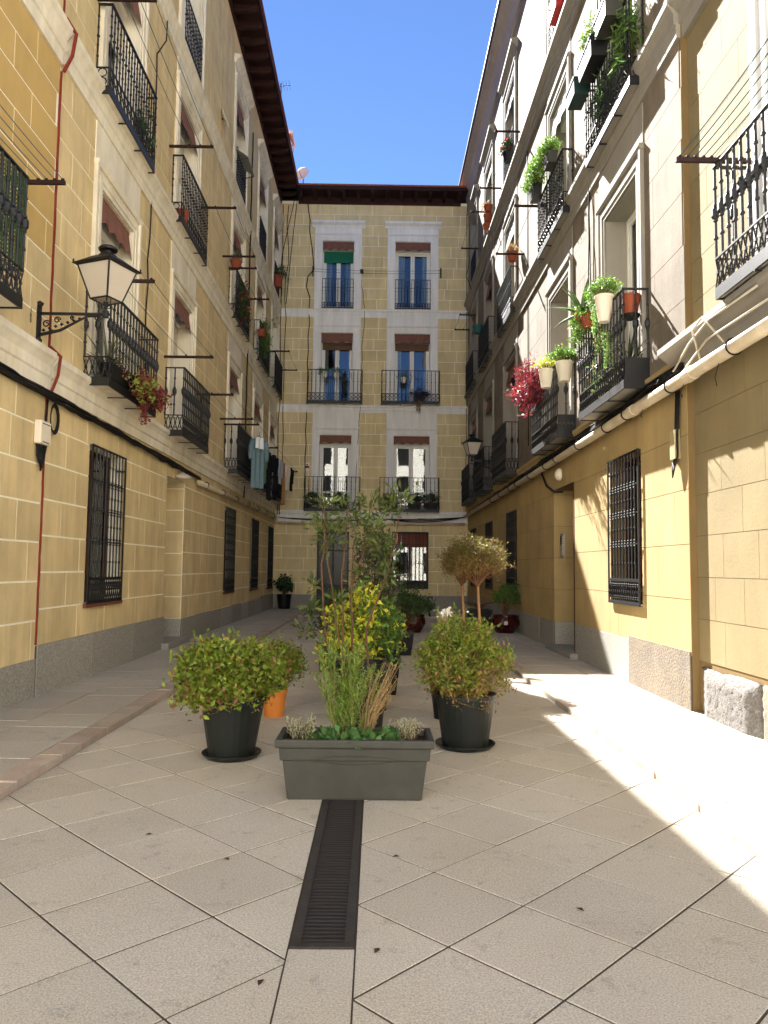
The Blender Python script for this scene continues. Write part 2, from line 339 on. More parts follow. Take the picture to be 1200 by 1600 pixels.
def blocks(F, zones, limit, proud, gap):
    """zones: (u0,u1,z0,z1,course,length,material). Imitation ashlar: every block stands proud of its joints"""
    allp = []
    for (u0, u1, z0, z1, course, length, m) in zones:
        n = max(1, round((z1-z0)/course)); c = (z1-z0)/n
        for r in range(n):
            za, zb = z0+r*c+gap, z0+(r+1)*c-gap; u = u0-(length*.5 if r % 2 else 0)-rnd.uniform(0, .15)
            while u < u1:
                L = length*rnd.uniform(.82, 1.18); a, b = max(u+gap, u0), min(u+L-gap, u1); u += L
                if b-a < .06: continue
                rects = [(a, b, za, zb)]
                for h in F.holes:
                    nr = []
                    for (p, q, e, t) in rects:
                        if h[1] <= p or h[0] >= q or h[3] <= e or h[2] >= t: nr.append((p, q, e, t)); continue
                        if h[0] > p: nr.append((p, h[0], e, t))
                        if h[1] < q: nr.append((h[1], q, e, t))
                        p2, q2 = max(p, h[0]), min(q, h[1])
                        if h[2] > e: nr.append((p2, q2, e, h[2]))
                        if h[3] < t: nr.append((p2, q2, h[3], t))
                    rects = nr
                rects = [x for x in rects if x[1]-x[0] > .012 and x[3]-x[2] > .012]
                if rects: allp.append((rects, m))
    def score(it):
        ar = sum((x[1]-x[0])*(x[3]-x[2]) for x in it[0]); x = it[0][0]
        wp = F.W((x[0]+x[1])/2, 0, (x[2]+x[3])/2); q = proj(wp)
        if not q or not (-60 < q[0] < 1260 and -60 < q[1] < 1660): return ar*1e-6
        return ar/q[2]**2.5
    allp.sort(key=lambda it: -score(it)); restd = {}
    for k, (rects, m) in enumerate(allp):
        if k < limit and score((rects, m)) > 1e-4*0:
            if len(rects) == 1:
                a, b, e, t = rects[0]; link('render_block', unit_block(m), F.wall, (a, 0, e), 0, (b-a, proud, t-e))
            else:
                mb = MB(); a0, _, e0, _ = rects[0]
                for a, b, e, t in rects: mb.box(a-a0, 0, e-e0, b-a0, -proud, t-e0)
                mb.obj('render_block', m, F.wall, (a0, 0, e0))
        else:
            mb = restd.setdefault(m.name, (MB(), m))[0]
            for a, b, e, t in rects: mb.box(a, 0, e, b, -proud, t)
    for mb, m in restd.values(): kind(mb.obj('remaining_blocks', m, F.wall), 'stuff')

def baluster_mesh(h, r=.008, fancy=1):
    p = [(r, 0)]
    for z, k in ((.18, 1.7), (.36, 1.5), (.5, 2.3), (.64, 1.5), (.82, 1.7)) if fancy == 1 else ((.22, 1.6), (.42, 1.7), (.5, 2.9), (.58, 1.7), (.78, 1.6)):
        z *= h; dz = .012 if not (fancy == 2 and k > 2) else .045
        p += [(r, z-dz*1.6), (r*k, z-dz*.7), (r*k, z+dz*.7), (r, z+dz*1.6)]
    p.append((r, h)); return MB().lathe(p, n=6).mesh('baluster', IRON)
BM = {}
def bal_mesh(h, fancy):
    k = (round(h, 2), fancy)
    if k not in BM: BM[k] = baluster_mesh(h, .0105 if fancy == 1 else .013, fancy)
    return BM[k]
PM = {}
def panel_lattice(L, h, style):
    """ornamental iron strip of length L along x and height h, made of rings or crossing scrolls between two rails"""
    k = (round(L, 2), round(h, 2), style)
    if k in PM: return PM[k]
    m = MB(); m.box(0, -.008, 0, L, .008, .016).box(0, -.008, h-.016, L, .008, h)
    if style == 'rings':
        n = max(1, round(L/(h*.52))); d = L/n
        for i in range(n):
            for zz in (.27, .73): m.ring(((i+.5)*d, 0, h*zz), min(d*.40, h*.21), .009, 1, 8)
            m.tube([(i*d, 0, .01), (i*d, 0, h-.01)], .007, 4)
        m.tube([(L, 0, .01), (L, 0, h-.01)], .007, 4)
    else:
        n = max(1, round(L/.085)); d = L/n
        for i in range(n):
            m.tube([(i*d, 0, .012), ((i+1)*d, 0, h-.012)], .0075, 4, False); m.tube([(i*d, .004, h-.012), ((i+1)*d, .004, .012)], .0075, 4, False)
            m.box((i+.5)*d-.015, -.01, h*.5-.015, (i+.5)*d+.015, .01, h*.5+.015)
            m.ring(((i+.5)*d, 0, h*.22), .016, .005, 1, 6); m.ring(((i+.5)*d, 0, h*.78), .016, .005, 1, 6)
    PM[k] = m.mesh('lattice_panel', IRON); return PM[k]
def balcony(F, u0, u1, d, zf, h, style='lattice', fancy=1, slab=True, sp=.118, ph=.28, solidside=False, soffit=None):
    """iron balcony: floor with edge frame, ornamental foot panel, balusters, handrail"""
    b = MB()
    b.box(u0, -d, zf-.075, u1, -d+.018, zf+.02).box(u0, -d+.018, zf-.075, u0+.018, 0, zf+.02).box(u1-.018, -d+.018, zf-.075, u1, 0, zf+.02)
    for t in (.33, .67): x = u0+(u1-u0)*t; b.box(x-.012, -d-.0, zf-.088, x+.012, 0, zf-.0765)
    bo = b.obj('balcony', IRON, F.e)
    if slab: MB().box(u0+.018, -d+.018, zf-.06, u1-.018, 0, zf-.005).obj('floor_slab', soffit or TRIM_L, bo)
    if ph:
        link('foot_panel', panel_lattice(u1-u0, ph, style), bo, (u0, -d+.009, zf+.02))
        for x in (u0+.009, u1-.009):
            if solidside: MB().box(-.006, -d+.02, zf+.02, .006, -.002, zf+.02+ph).obj('side_panel', IRON, bo, (x, 0, 0))
            else: link('side_panel', panel_lattice(d-.02, ph, style), bo, (x, -d+.018, zf+.02), R(90))
    r = MB(); zt = zf+h
    r.box(u0-.005, -d-.006, zt-.018, u1+.005, -d+.03, zt).box(u0-.005, -d+.03, zt-.018, u0+.03, 0, zt).box(u1-.03, -d+.03, zt-.018, u1+.005, 0, zt)
    r.obj('handrail', IRON, bo)
    zb = zf+.02+ph; bm = bal_mesh(zt-.018-zb, fancy); n = max(2, round((u1-u0)/sp))
    for i in range(n+1): link('baluster', bm, bo, (u0+.012+(u1-u0-.024)*i/n, -d+.012, zb))
    ns = max(1, round(d/.15))
    for x in (u0+.012, u1-.012):
        for i in range(1, ns+1): link('baluster', bm, bo, (x, -d+.012+(d-.03)*i/ns, zb))
    return bo
def juliet(F, u0, u1, zf, h=1.05, d=.07, style='rings'):
    b = MB(); b.box(u0, -d, zf, u1, -d+.02, zf+.018).box(u0, -d+.02, zf, u0+.015, 0, zf+.018).box(u1-.015, -d+.02, zf, u1, 0, zf+.018)
    b.box(u0, -d, zf+h-.016, u1, -d+.025, zf+h).box(u0, -d+.025, zf+h-.016, u0+.015, 0, zf+h).box(u1-.015, -d+.025, zf+h-.016, u1, 0, zf+h)
    b.box(u0, -d+.004, zf+h*.7, u1, -d+.014, zf+h*.7+.012)
    bo = b.obj('balcony_rail', IRON, F.e); link('foot_panel', panel_lattice(u1-u0, .2, style), bo, (u0, -d+.01, zf+.018))
    n = round((u1-u0)/.12); bm = bal_mesh(h-.016-.218, 1)
    for i in range(n+1): link('baluster', bm, bo, (u0+.01+(u1-u0-.02)*i/n, -d+.011, zf+.218))
    return bo
def surround(F, u0, u1, zs, zt, ztop, m, w=.26, cap=False, dep=.3, name='window_surround'):
    b = MB()
    for a, c in ((u0-w, u0), (u1, u1+w)): b.box(a, -.03, zs, c, -.001, zt)
    b.box(u0-w, -.03, zt, u1+w, -.001, zt+w)
    # stepped architrave
    e = .055
    for a, c in ((u0-.12, u0-.12+e), (u1+.12-e, u1+.12)): b.box(a, -.045, zs+.002, c, -.031, zt+.12-e)
    b.box(u0-.12, -.045, zt+.12-e, u1+.12, -.031, zt+.12)
    for a, c in ((u0-w-.004, u0-w+e), (u1+w-e, u1+w+.004)): b.box(a, -.06, zs+.001, c, -.029, zt+w-e)
    b.prism([(.0, zt+w-e), (.06, zt+w-e), (.075, zt+w-.01), (.075, zt+w+.02), (0, zt+w+.03)], u0-w-.01, u1+w+.01)
    if ztop > zt+w+.06: b.box(u0-w, -.02, zt+w+.031, u1+w, -.001, ztop)
    if cap:
        z = ztop; b.prism([(0, z-.02), (.05, z-.02), (.07, z+.05), (.15, z+.11), (.17, z+.13), (.17, z+.2), (0, z+.23)], u0-w-.12, u1+w+.12)
    # lining of the reveal
    b.box(u0-.001, -.002, zs+.001, u0+.014, dep, zt).box(u1-.014, -.002, zs+.001, u1+.001, dep, zt).box(u0+.014, -.002, zt-.014, u1-.014, dep, zt+.001)
    b.box(u0+.014, -.03, zs-.001, u1-.014, dep, zs+.012)
    return b.obj(name, m, F.e)
def wavy(L, H, amp, waves, bottom=0., sc=0, nx=28, nz=6, th=.006, seed=0):
    """sheet of cloth hanging from z=0 down to -H with folds and a scalloped lower edge, with thickness"""
    rr = random.Random(seed); ph = rr.uniform(0, 6); m = MB(); vs = []
    for s in (0, 1):
        for k in range(nz+1):
            for i in range(nx+1):
                t = i/nx; q = k/nz
                hz = H-(sc*abs(math.sin(math.pi*t*waves)) if sc else 0)
                y = amp*math.sin(ph+t*waves*2*math.pi+.8*math.sin(5*t+ph))*(.35+.65*q)-bottom*q+(th if s else 0)
                vs.append((t*L, y, -hz*q))
    n1 = nx+1; N = n1*(nz+1); fs = []
    for k in range(nz):
        for i in range(nx):
            a = k*n1+i; fs.append((a, a+n1, a+n1+1, a+1)); fs.append((N+a, N+a+1, N+a+n1+1, N+a+n1))
    for k in range(nz):
        a = k*n1; fs.append((a, N+a, N+a+n1, a+n1)); a = k*n1+nx; fs.append((a, a+n1, N+a+n1, N+a))
    for i in range(nx): a = nz*n1+i; fs.append((a, N+a, N+a+1, a+1))
    return m.add(vs, fs)
def casement(F, u0, u1, z0, z1, dep=.28, awn=None, blind=0., bm=None, curtain=.5, seed=0, frame=None, transom=True, awnh=.36, mid=True, leafopen=False):
    """french window: frame, two leaves with panes, curtain, roller-blind box, little awning"""
    rr = random.Random(seed); fm = frame or WHITEP; b = MB(); e = .055; zt = z1-(.3 if blind >= 0 else 0)
    if blind >= 0: b.box(u0+.015, dep-.10, z1-.3, u1-.015, dep+.06, z1-.016)
    b.box(u0+.015, dep, z0+.013, u0+.015+e, dep+.07, zt).box(u1-.015-e, dep, z0+.013, u1-.015, dep+.07, zt).box(u0+.015+e, dep, zt-e, u1-.015-e, dep+.07, zt)
    c = (u0+u1)/2; wo = b.obj('window', fm, F.e)
    for a, q in ((u0+.017+e, c-.003), (c+.003, u1-.017-e)):
        l = MB(); s = .075
        l.box(a, dep+.01, z0+.02, a+s, dep+.055, zt-e-.003).box(q-s, dep+.01, z0+.02, q, dep+.055, zt-e-.003).box(a+s, dep+.01, zt-e-.003-s, q-s, dep+.055, zt-e-.003).box(a+s, dep+.01, z0+.02, q-s, dep+.055, z0+.02+.16)
        if transom: l.box(a+s, dep+.014, z0+.62, q-s, dep+.05, z0+.69)
        l.obj('leaf', fm, wo)
        MB().box(a+s-.01, dep+.028, z0+.17, q-s+.01, dep+.034, zt-e-s+.005).obj('pane', GLASS, wo)
    if curtain:
        for a, q in ((u0+.08, u0+.08+(u1-u0)*.5*curtain), (u1-.08-(u1-u0)*.5*curtain*rr.uniform(.6, 1), u1-.08)):
            wavy(q-a, zt-z0-.15, .022, max(2, (q-a)*9), seed=seed, nx=30, nz=3).obj('curtain', CURT, wo, (a, dep+.16, zt-.05))
    if blind > 0:
        n = int(blind/.055); s = MB()
        for i in range(n): s.box(u0+.05, dep-.045, zt-.02-(i+1)*.055+.006, u1-.05, dep-.028, zt-.02-i*.055)
        s.obj('roller_shutter', bm or SHUT, wo)
    if awn:
        wavy(u1-u0-.05, awnh, .012, 3.0+rr.randint(0, 1), bottom=.07, sc=.05, seed=seed+3).obj('awning', awn, wo, (u0+.025, .04, z1-.03))
        MB().tube([(u0+.02, .06, z1-.045), (u1-.02, .06, z1-.045)], .032, 8).obj('awning_roller', awn, wo)
    return wo
def grille(F, u0, u1, z0, z1, cols=9, foot=.32, sill=mat('clay_sill', (112, 66, 48), .8, .15, 9), frame=WOODD, rows=(.28, .52, .74), dep=.2, curtain=0):
    """ground-floor window behind a forged grille"""
    b = MB(); e = .06; b.box(u0, dep, z0, u0+e, dep+.06, z1).box(u1-e, dep, z0, u1, dep+.06, z1).box(u0+e, dep, z1-e, u1-e, dep+.06, z1).box(u0+e, dep, z0, u1-e, dep+.06, z0+e)
    c = (u0+u1)/2; b.box(c-.04, dep-.003, z0+e, c+.04, dep+.055, z1-e); wo = b.obj('window', frame, F.e)
    for a, q in ((u0+e-.008, c-.035), (c+.035, u1-e+.008)): MB().box(a, dep+.025, z0+e-.008, q, dep+.031, z1-e+.008).obj('pane', GLASS, wo)
    if curtain: wavy(u1-u0-.1, (z1-z0)*curtain, .03, 9, seed=4, nx=60, nz=3).obj('curtain', CURT, wo, (u0+.05, dep+.14, z1-.05))
    g_ = MB(); y0, y1 = -.05, -.032
    g_.box(u0, y0, z0, u0+.03, y1, z1).box(u1-.03, y0, z0, u1, y1, z1).box(u0+.03, y0, z1-.025, u1-.03, y1, z1).box(u0+.03, y0, z0, u1-.03, y1, z0+.03).box(u0+.03, y0, z0+foot, u1-.03, y1, z0+foot+.022)
    for x in (u0+.015, u1-.015):
        for z in (z0+.2, z1-.2): g_.box(x-.012, y1, z-.012, x+.012, .1, z+.012)
    go = g_.obj('grille', IRON, wo)
    for t in rows:
        z = z0+foot+(z1-z0-foot)*t; MB().box(u0+.03, y0+.003, z-.007, u1-.03, y1-.003, z+.007).obj('crossbar', IRON, wo)
    link('foot_panel', panel_lattice(u1-u0-.06, foot-.03, 'lattice'), wo, (u0+.03, -.041, z0+.03))
    h = z1-.025-(z0+foot+.022); p = [(.011, 0)]
    for t in rows:
        for k in (-.035, 0, .035): p += [(.011, h*t+k-.014), (.0195, h*t+k-.005), (.0195, h*t+k+.005), (.011, h*t+k+.014)]
    for t in (.12, .4, .63, .88): p += [(.011, h*t-.02), (.017, h*t-.006), (.017, h*t+.006), (.011, h*t+.02)]
    p = sorted(p+[(.011, h)], key=lambda q: q[1]); bm = MB().lathe(p, n=6).mesh('bar', IRON)
    for i in range(1, cols+1): link('bar', bm, wo, (u0+.03+(u1-u0-.06)*i/(cols+1), -.041, z0+foot+.022))
    if sill: MB().box(u0-.03, -.05, z0-.045, u1+.03, dep, z0-.001).obj('sill', sill, wo)
    return wo
def plinth(F, segs, z0=0., d=.03, m=None, wid=1.2, dk=0):
    for u0, u1, h in segs:
        MB().box(u0, -max(d-.012, .002), z0, u1, .0, h-.012).obj('plinth_bed', MORTAR, F.e)
        n = max(1, round((u1-u0)/wid)); L = (u1-u0)/n; u = u0
        for i in range(n):
            q = u1 if i == n-1 else u0+(i+1)*L+rnd.uniform(-.12, .12)
            dd = d+rnd.uniform(-.004, .004); MB().box(u+.008, -dd, z0, q-.008, .0, h+rnd.uniform(-.006, .006)).obj('plinth_stone', m or GRAN, F.e); u = q
def cornice(F, prof, u0, u1, m, name='cornice'): return MB().prism(prof, u0, u1).obj(name, m, F.e)
def eave(F, u0, u1, z, d, m=WOODE, sp=.58, e0=0, e1=0):
    b = MB(); b.box(u0-e0, -d, z+.16, u1+e1, .3, z+.2).box(u0-e0, -d-.03, z+.12, u1+e1, -d, z+.3); eo = b.obj('eave', m, F.e)
    MB().box(u0, -.035, z-.12, u1, -.001, z+.1595).obj('wall_plate', m, eo)
    bm = MB().prism([(0.036, 0), (.4, .0), (d-.1, .05), (d-.04, .09), (d-.04, .159), (.036, .159)], -.06, .06).mesh('rafter', m)
    n = round((u1-u0)/sp)
    for i in range(n+1): link('rafter', bm, eo, (u0+.1+(u1-u0-.2)*i/n, 0, z))
    RF = mat('roof_tile', (150, 82, 56), .9, .15, 6, bump=.5)
    MB().add([(u0-e0, -d-.06, z+.31), (u1+e1, -d-.06, z+.31), (u1+e1, 5.2, z+2.2), (u0-e0, 5.2, z+2.2), (u0-e0, -d-.06, z+.25), (u1+e1, -d-.06, z+.25), (u1+e1, 5.2, z+.25), (u0-e0, 5.2, z+.25)],
             [(0, 1, 2, 3), (7, 6, 5, 4), (0, 4, 5, 1), (1, 5, 6, 2), (2, 6, 7, 3), (3, 7, 4, 0)]).obj('roof', RF, F.e)
CORN1 = lambda z0, z1, d: [(0, z0), (d*.3, z0), (d*.34, z0+(z1-z0)*.3), (d*.5, z0+(z1-z0)*.34), (d*.5, z0+(z1-z0)*.58), (d*.8, z0+(z1-z0)*.72), (d, z0+(z1-z0)*.78), (d, z0+(z1-z0)*.93), (0, z1)]

# ------------------------------------------------------------------ LEFT buildings (local x = world Y)
ZT = 15.2
LC = [10.40, 14.03, 19.2, 23.0, 26.35]; OW = .65
F = LB = Facade('house', 'cream rendered house with dark wooden eaves along the left side', (XL, 0, 0), R(90), 8.395, YB+.42, ZT)
F.hole(9.72, 11.04, 1.0, 3.07); F.hole(13.35, 14.58, 0, 3.1); F.hole(18.5, 19.75, .88, 2.97); F.hole(22.35, 23.65, .84, 2.94); F.hole(25.75, 27.0, .8, 2.9)
for c in LC:
    F.hole(c-OW, c+OW, 3.82, 6.5); F.hole(c-OW, c+OW, 7.66, 10.2); F.hole(c-OW, c+OW, 11.12, 13.7)
F.walls(JOINT_L)
blocks(F, [(8.40, 13.35, .6, 3.46, .415, 1.15, OCHRE), (13.35, 27.8, .5, 3.46, .415, .95, OCHRE), (8.40, 27.8, 3.88, 7.3, .42, .85, OCHRE), (8.40, 27.8, 7.78, 10.76, .42, .85, OCHRE), (8.40, 27.8, 11.1, 15.1, .42, .85, OCHRE)], 300, .006, .0105)
plinth(F, [(8.395, 13.35, .62)], wid=1.7); plinth(F, [(14.58, 24.6, .5), (24.6, 27.4, .56)], wid=1.25)
cornice(F, CORN1(3.45, 3.88, .12), 8.395, 27.5, TRIM_L); cornice(F, CORN1(7.3, 7.76, .14), 8.395, 27.5, TRIM_L); cornice(F, CORN1(10.76, 11.12, .13), 8.395, 27.5, TRIM_L)
for i, c in enumerate(LC):
    a, b = c-OW, c+OW
    surround(F, a, b, 3.89, 6.5, 7.3, TRIM_L); surround(F, a, b, 7.77, 10.2, 10.76, TRIM_L); surround(F, a, b, 11.13, 13.7, 14.2, TRIM_L, cap=True)
    casement(F, a, b, 3.85, 6.5, awn=AWN, blind=.6 if i in (1, 2) else .0, curtain=.5, seed=i, awnh=.42)
    casement(F, a, b, 7.7, 10.2, awn=AWN if i != 4 else None, blind=.8 if i in (0, 1) else 0, curtain=.7, seed=i+20, awnh=.45)
    casement(F, a, b, 11.14, 13.7, awn=AWN if i > 1 else None, blind=.0, curtain=.6, seed=i+40, awnh=.6)
    balcony(F, c-1.02, c+1.02, .34, 3.83, 1.14, 'lattice', fancy=2, ph=.28, sp=.125); balcony(F, c-1.0, c+1.0, .2, 7.68, 1.16, 'rings', fancy=1, ph=.27, sp=.118)
    juliet(F, a+.02, b-.02, 11.15)
grille(F, 9.72, 11.04, 1.0, 3.07, curtain=.95); grille(F, 18.5, 19.75, .88, 2.97); grille(F, 22.35, 23.65, .84, 2.94); grille(F, 25.75, 27.0, .8, 2.9)
# doorway recess
d = MB().box(13.35, .42, 0, 14.58, .47, 3.1).obj('door', WOODD, F.e)
for k in range(4): MB().box(13.45+.28*k, .40, .3, 13.65+.28*k, .4195, 2.6).obj('door_panel', WOODD, d)
MB().box(13.2, -.16, .0, 14.72, .4, SW+.11).obj('door_step', GRAN, F.e)
z = .5
while z < 3.05:
    link('render_block', unit_block(OCHRE), F.wall, (14.58, .41, z+.0075), R(-90), (.4, .006, min(.4, 3.09-z))); z += .415
link('plinth_stone', MB().box(14.56, .005, .06, 14.582, .4, .5).mesh('plinth_stone', GRAN), F.e)
eave(F, 8.395, YB+.3, ZT, .68, e1=.1)

F = LN = Facade('house', 'ochre rendered house with a mesh screened balcony at the left edge', (XL, 0, 0), R(90), 4.0, 8.375, ZT)
c = 5.86; F.hole(c-OW, c+OW, 3.82, 6.5); F.hole(c-OW, c+OW, 7.66, 10.2); F.hole(c-OW, c+OW, 11.12, 13.7)
F.walls(JOINT_L)
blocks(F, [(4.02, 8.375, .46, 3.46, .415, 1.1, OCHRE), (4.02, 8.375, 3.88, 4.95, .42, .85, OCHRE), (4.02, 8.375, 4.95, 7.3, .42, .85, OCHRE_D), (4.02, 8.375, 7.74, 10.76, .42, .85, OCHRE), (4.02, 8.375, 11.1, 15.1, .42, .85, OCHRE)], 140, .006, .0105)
plinth(F, [(4.02, 8.375, .47)], wid=1.4)
for z0, z1, dd in ((3.45, 3.9, .12), (7.26, 7.74, .14), (10.76, 11.12, .13)): cornice(F, CORN1(z0, z1, dd), 4.0, 8.36, TRIM_L)
a, b = c-OW, c+OW
surround(F, a, b, 3.91, 6.5, 7.26, TRIM_L); surround(F, a, b, 7.77, 10.2, 10.76, TRIM_L); surround(F, a, b, 11.13, 13.7, 14.2, TRIM_L, cap=True)
casement(F, a, b, 3.85, 6.5, awn=AWN, seed=61); casement(F, a, b, 7.7, 10.2, awn=AWN, seed=62); casement(F, a, b, 11.14, 13.7, seed=63)
bn = balcony(F, 4.82, 6.92, .4, 3.95, 1.2, 'lattice', fancy=2, ph=.28); balcony(F, 4.86, 6.86, .2, 7.68, 1.16, 'rings')
MESHM = mat('green_mesh', (58, 78, 50), .8, .1); ms = MB()
for i in range(52): ms.box(4.84+i*.04, -.385, 4.25, 4.852+i*.04, -.378, 5.13)
for i in range(22): ms.box(4.84, -.377, 4.25+i*.04, 6.9, -.372, 4.262+i*.04)
for i in range(10): ms.box(6.905, -.37+i*.037, 4.25, 6.911, -.36+i*.037, 5.13)
for i in range(22): ms.box(6.9, -.37, 4.25+i*.04, 6.904, -.02, 4.258+i*.04)
ms.obj('mesh_screen', MESHM, bn)
eave(F, 4.0, 8.375, ZT, .68)
REDL = mat('red_lead', (118, 40, 30), .8, .2, 9)
rj = MB(); pts = [(8.385+rnd.uniform(-.006, .006), -.012, z) for z in np.arange(.62, 3.4, .12)]; rj.tube(pts, .014, 5)
rj.tube([(8.385+rnd.uniform(-.008, .008), -.012, z) for z in np.arange(3.9, 7.3, .15)], .016, 5); rj.tube([(8.385+rnd.uniform(-.008, .008), -.012, z) for z in np.arange(7.8, 10.7, .15)], .014, 5)
rj.tube([(8.385, -.04, 7.2), (8.39, -.13, 7.4), (8.38, -.17, 7.66), (8.385, -.05, 7.85)], .022, 5); rj.tube([(8.385, -.05, 3.4), (8.38, -.13, 3.62), (8.385, -.15, 3.84), (8.38, -.03, 3.95)], .018, 5)
rj.obj('red_joint', REDL, LN.e)
tc = bpy.data.curves.new('painted_number', 'FONT'); tc.body = '1\n8\n0'; tc.size = .075; tc.space_line = .75; tc.extrude = .001; tc.materials.append(IRON); tc.align_x = 'CENTER'
tmp = bpy.data.objects.new('tmp', tc); col.objects.link(tmp); dg = bpy.context.evaluated_depsgraph_get(); tme = bpy.data.meshes.new_from_object(tmp.evaluated_get(dg)); bpy.data.objects.remove(tmp)
t = link('painted_number', tme, LN.e, (7.93, -.0085, 4.19)); t.rotation_euler = (R(90), 0, 0)

# ------------------------------------------------------------------ BACK building (local x = world X)
F = BB = Facade('house', 'four storey cream house with white window frames closing the courtyard', (0, YB, 0), 0, XL-.4, XR+.42, ZT)
BO = ((-2.15, -.95), (.56, 1.91))
for a, b in BO: F.hole(a, b, 11.1, 13.68); F.hole(a, b, 7.55, 10.18); F.hole(a, b, 3.62, 6.36)
F.hole(.56, 1.88, .77, 2.83); F.hole(-2.16, -1.0, 0, 2.82)
F.walls(JOINT_L)
blocks(F, [(XL, XR, .53, 3.15, .42, .98, OCHRE_B), (XL, XR, 3.57, 7.2, .42, .98, OCHRE_B), (XL, XR, 7.47, 10.77, .42, .98, OCHRE_B), (XL, XR, 11.06, 15.1, .42, .98, OCHRE_B)], 300, .006, .0085)
plinth(F, [(XL, -2.16, .53), (-1.0, XR, .53)], wid=1.5)
for z0, z1 in ((7.18, 7.48), (10.76, 11.07)): cornice(F, CORN1(z0, z1, .09), XL, XR, TRIM_B)
cornice(F, CORN1(3.15, 3.58, .10), XL, XR, TRIM_B)
for k, (a, b) in enumerate(BO):
    surround(F, a, b, 11.08, 13.68, 14.2, TRIM_B, cap=True, w=.27); surround(F, a, b, 7.49, 10.18, 10.76, TRIM_B, w=.27); surround(F, a, b, 3.59, 6.36, 7.18, TRIM_B, w=.25)
    casement(F, a, b, 11.1, 13.68, awn=AWN, blind=.45 if k == 0 else 0, bm=AWN_G, curtain=.45, seed=70+k, awnh=.34, transom=False); juliet(F, a+.015, b-.015, 11.1, 1.12, .05)
    casement(F, a, b, 7.52, 10.18, awn=AWN, blind=.3, bm=mat('brown_slats', (112, 84, 66), .7, .1), curtain=.3, seed=72+k, awnh=.36, transom=False); casement(F, a, b, 3.62, 6.36, awn=AWN, blind=0, curtain=.0, seed=74+k, awnh=.3)
    balcony(F, a-.45, b+.33 if k else b+.36, .3, 7.54, 1.18, 'rings', sp=.15, ph=.3, soffit=TRIM_B); balcony(F, a-.48, b+.33, .34, 3.6, 1.18, 'rings', sp=.15, ph=.26, soffit=TRIM_B)
gw = grille(F, .56, 1.88, .77, 2.83, cols=8, foot=.28, sill=None, rows=(.36, .74))
for k in range(9): MB().box(.63+.133*k, .17, 2.28, .755+.133*k, .19, 2.77).obj('shutter_board', mat('red_wood', (120, 58, 34), .6, .15, 8, isl=.1), gw)
MB().box(.565, -.03, .78, 1.875, -.02, 1.05).obj('foot_plate', IRON, gw)
b = MB(); b.box(-2.16, .12, 0, -2.1, .2, 2.82).box(-1.06, .12, 0, -1.0, .2, 2.82).box(-2.1, .12, 2.7, -1.06, .2, 2.82).box(-1.62, .13, 0, -1.54, .19, 2.7).box(-2.1, .13, 2.1, -1.62, .19, 2.16).box(-1.54, .13, 2.1, -1.06, .19, 2.16)
b.box(-2.1, .14, 0, -1.62, .18, .9).box(-1.54, .14, 0, -1.06, .18, .9)
d = b.obj('door', IRON, F.e)
for a_, b_ in ((-2.1, -1.62), (-1.54, -1.06)): MB().box(a_, .155, .9, b_, .162, 2.7).obj('pane', mat('dark_door_glass', (14, 20, 18), .25, .1, 4, spec=.3), d)
eave(F, XL+.65, XR-.3, ZT, .68, sp=.56, e0=.6, e1=.3)
# alarm plate
ap = MB().box(-2.66, -.022, 5.0, -2.48, -.006, 5.32).obj('alarm_plate', WHITEP, F.e)
MB().box(-2.65, -.024, 5.12, -2.49, -.0225, 5.2).obj('red_band', REDP, ap); MB().add([(-2.61, -.0235, 5.22), (-2.53, -.0235, 5.22), (-2.57, -.0235, 5.29)], [(0, 1, 2)]).obj('black_mark', IRON, ap)

# ------------------------------------------------------------------ RIGHT buildings (local x = -world Y)
RCY = [10.03, 13.45, 18.5, 22.1, 25.55]
F = RB = Facade('house', 'sunlit beige house with yellow ground floor along the right side', (XR, 0, 0), R(-90), -(YB+.42), -7.945, ZT+.1)
def rh(y0, y1, z0, z1): RB.hole(-y1, -y0, z0, z1)
rh(9.37, 10.63, 1.06, 3.04); rh(12.57, 14.04, 0, 2.99); rh(17.75, 19.02, .98, 2.92); rh(21.43, 22.68, .92, 2.88); rh(24.94, 26.2, .9, 2.86)
for c in RCY: rh(c-.68, c+.68, 3.8, 6.62); rh(c-.65, c+.65, 7.66, 10.3); rh(c-.65, c+.65, 11.36, 13.8)
F.walls(JOINT_R)
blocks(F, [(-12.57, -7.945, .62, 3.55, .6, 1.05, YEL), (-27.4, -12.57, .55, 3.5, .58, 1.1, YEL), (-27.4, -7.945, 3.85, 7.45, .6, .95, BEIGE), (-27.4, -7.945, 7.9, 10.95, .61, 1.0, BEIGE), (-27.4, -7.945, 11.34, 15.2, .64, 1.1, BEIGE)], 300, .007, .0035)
plinth(F, [(-9.87, -7.945, .66)], m=ROUGH, d=.022, wid=1.95); plinth(F, [(-12.57, -9.88, .62)], d=.016, wid=1.3); plinth(F, [(-27.4, -14.04, .55)], wid=1.3, d=.02)
cornice(F, CORN1(3.52, 3.84, .07), -27.5, -7.97, YEL, 'string_course'); cornice(F, CORN1(7.42, 7.9, .15), -27.5, -7.945, TRIM_R); cornice(F, CORN1(10.92, 11.35, .17), -27.5, -7.945, TRIM_R)
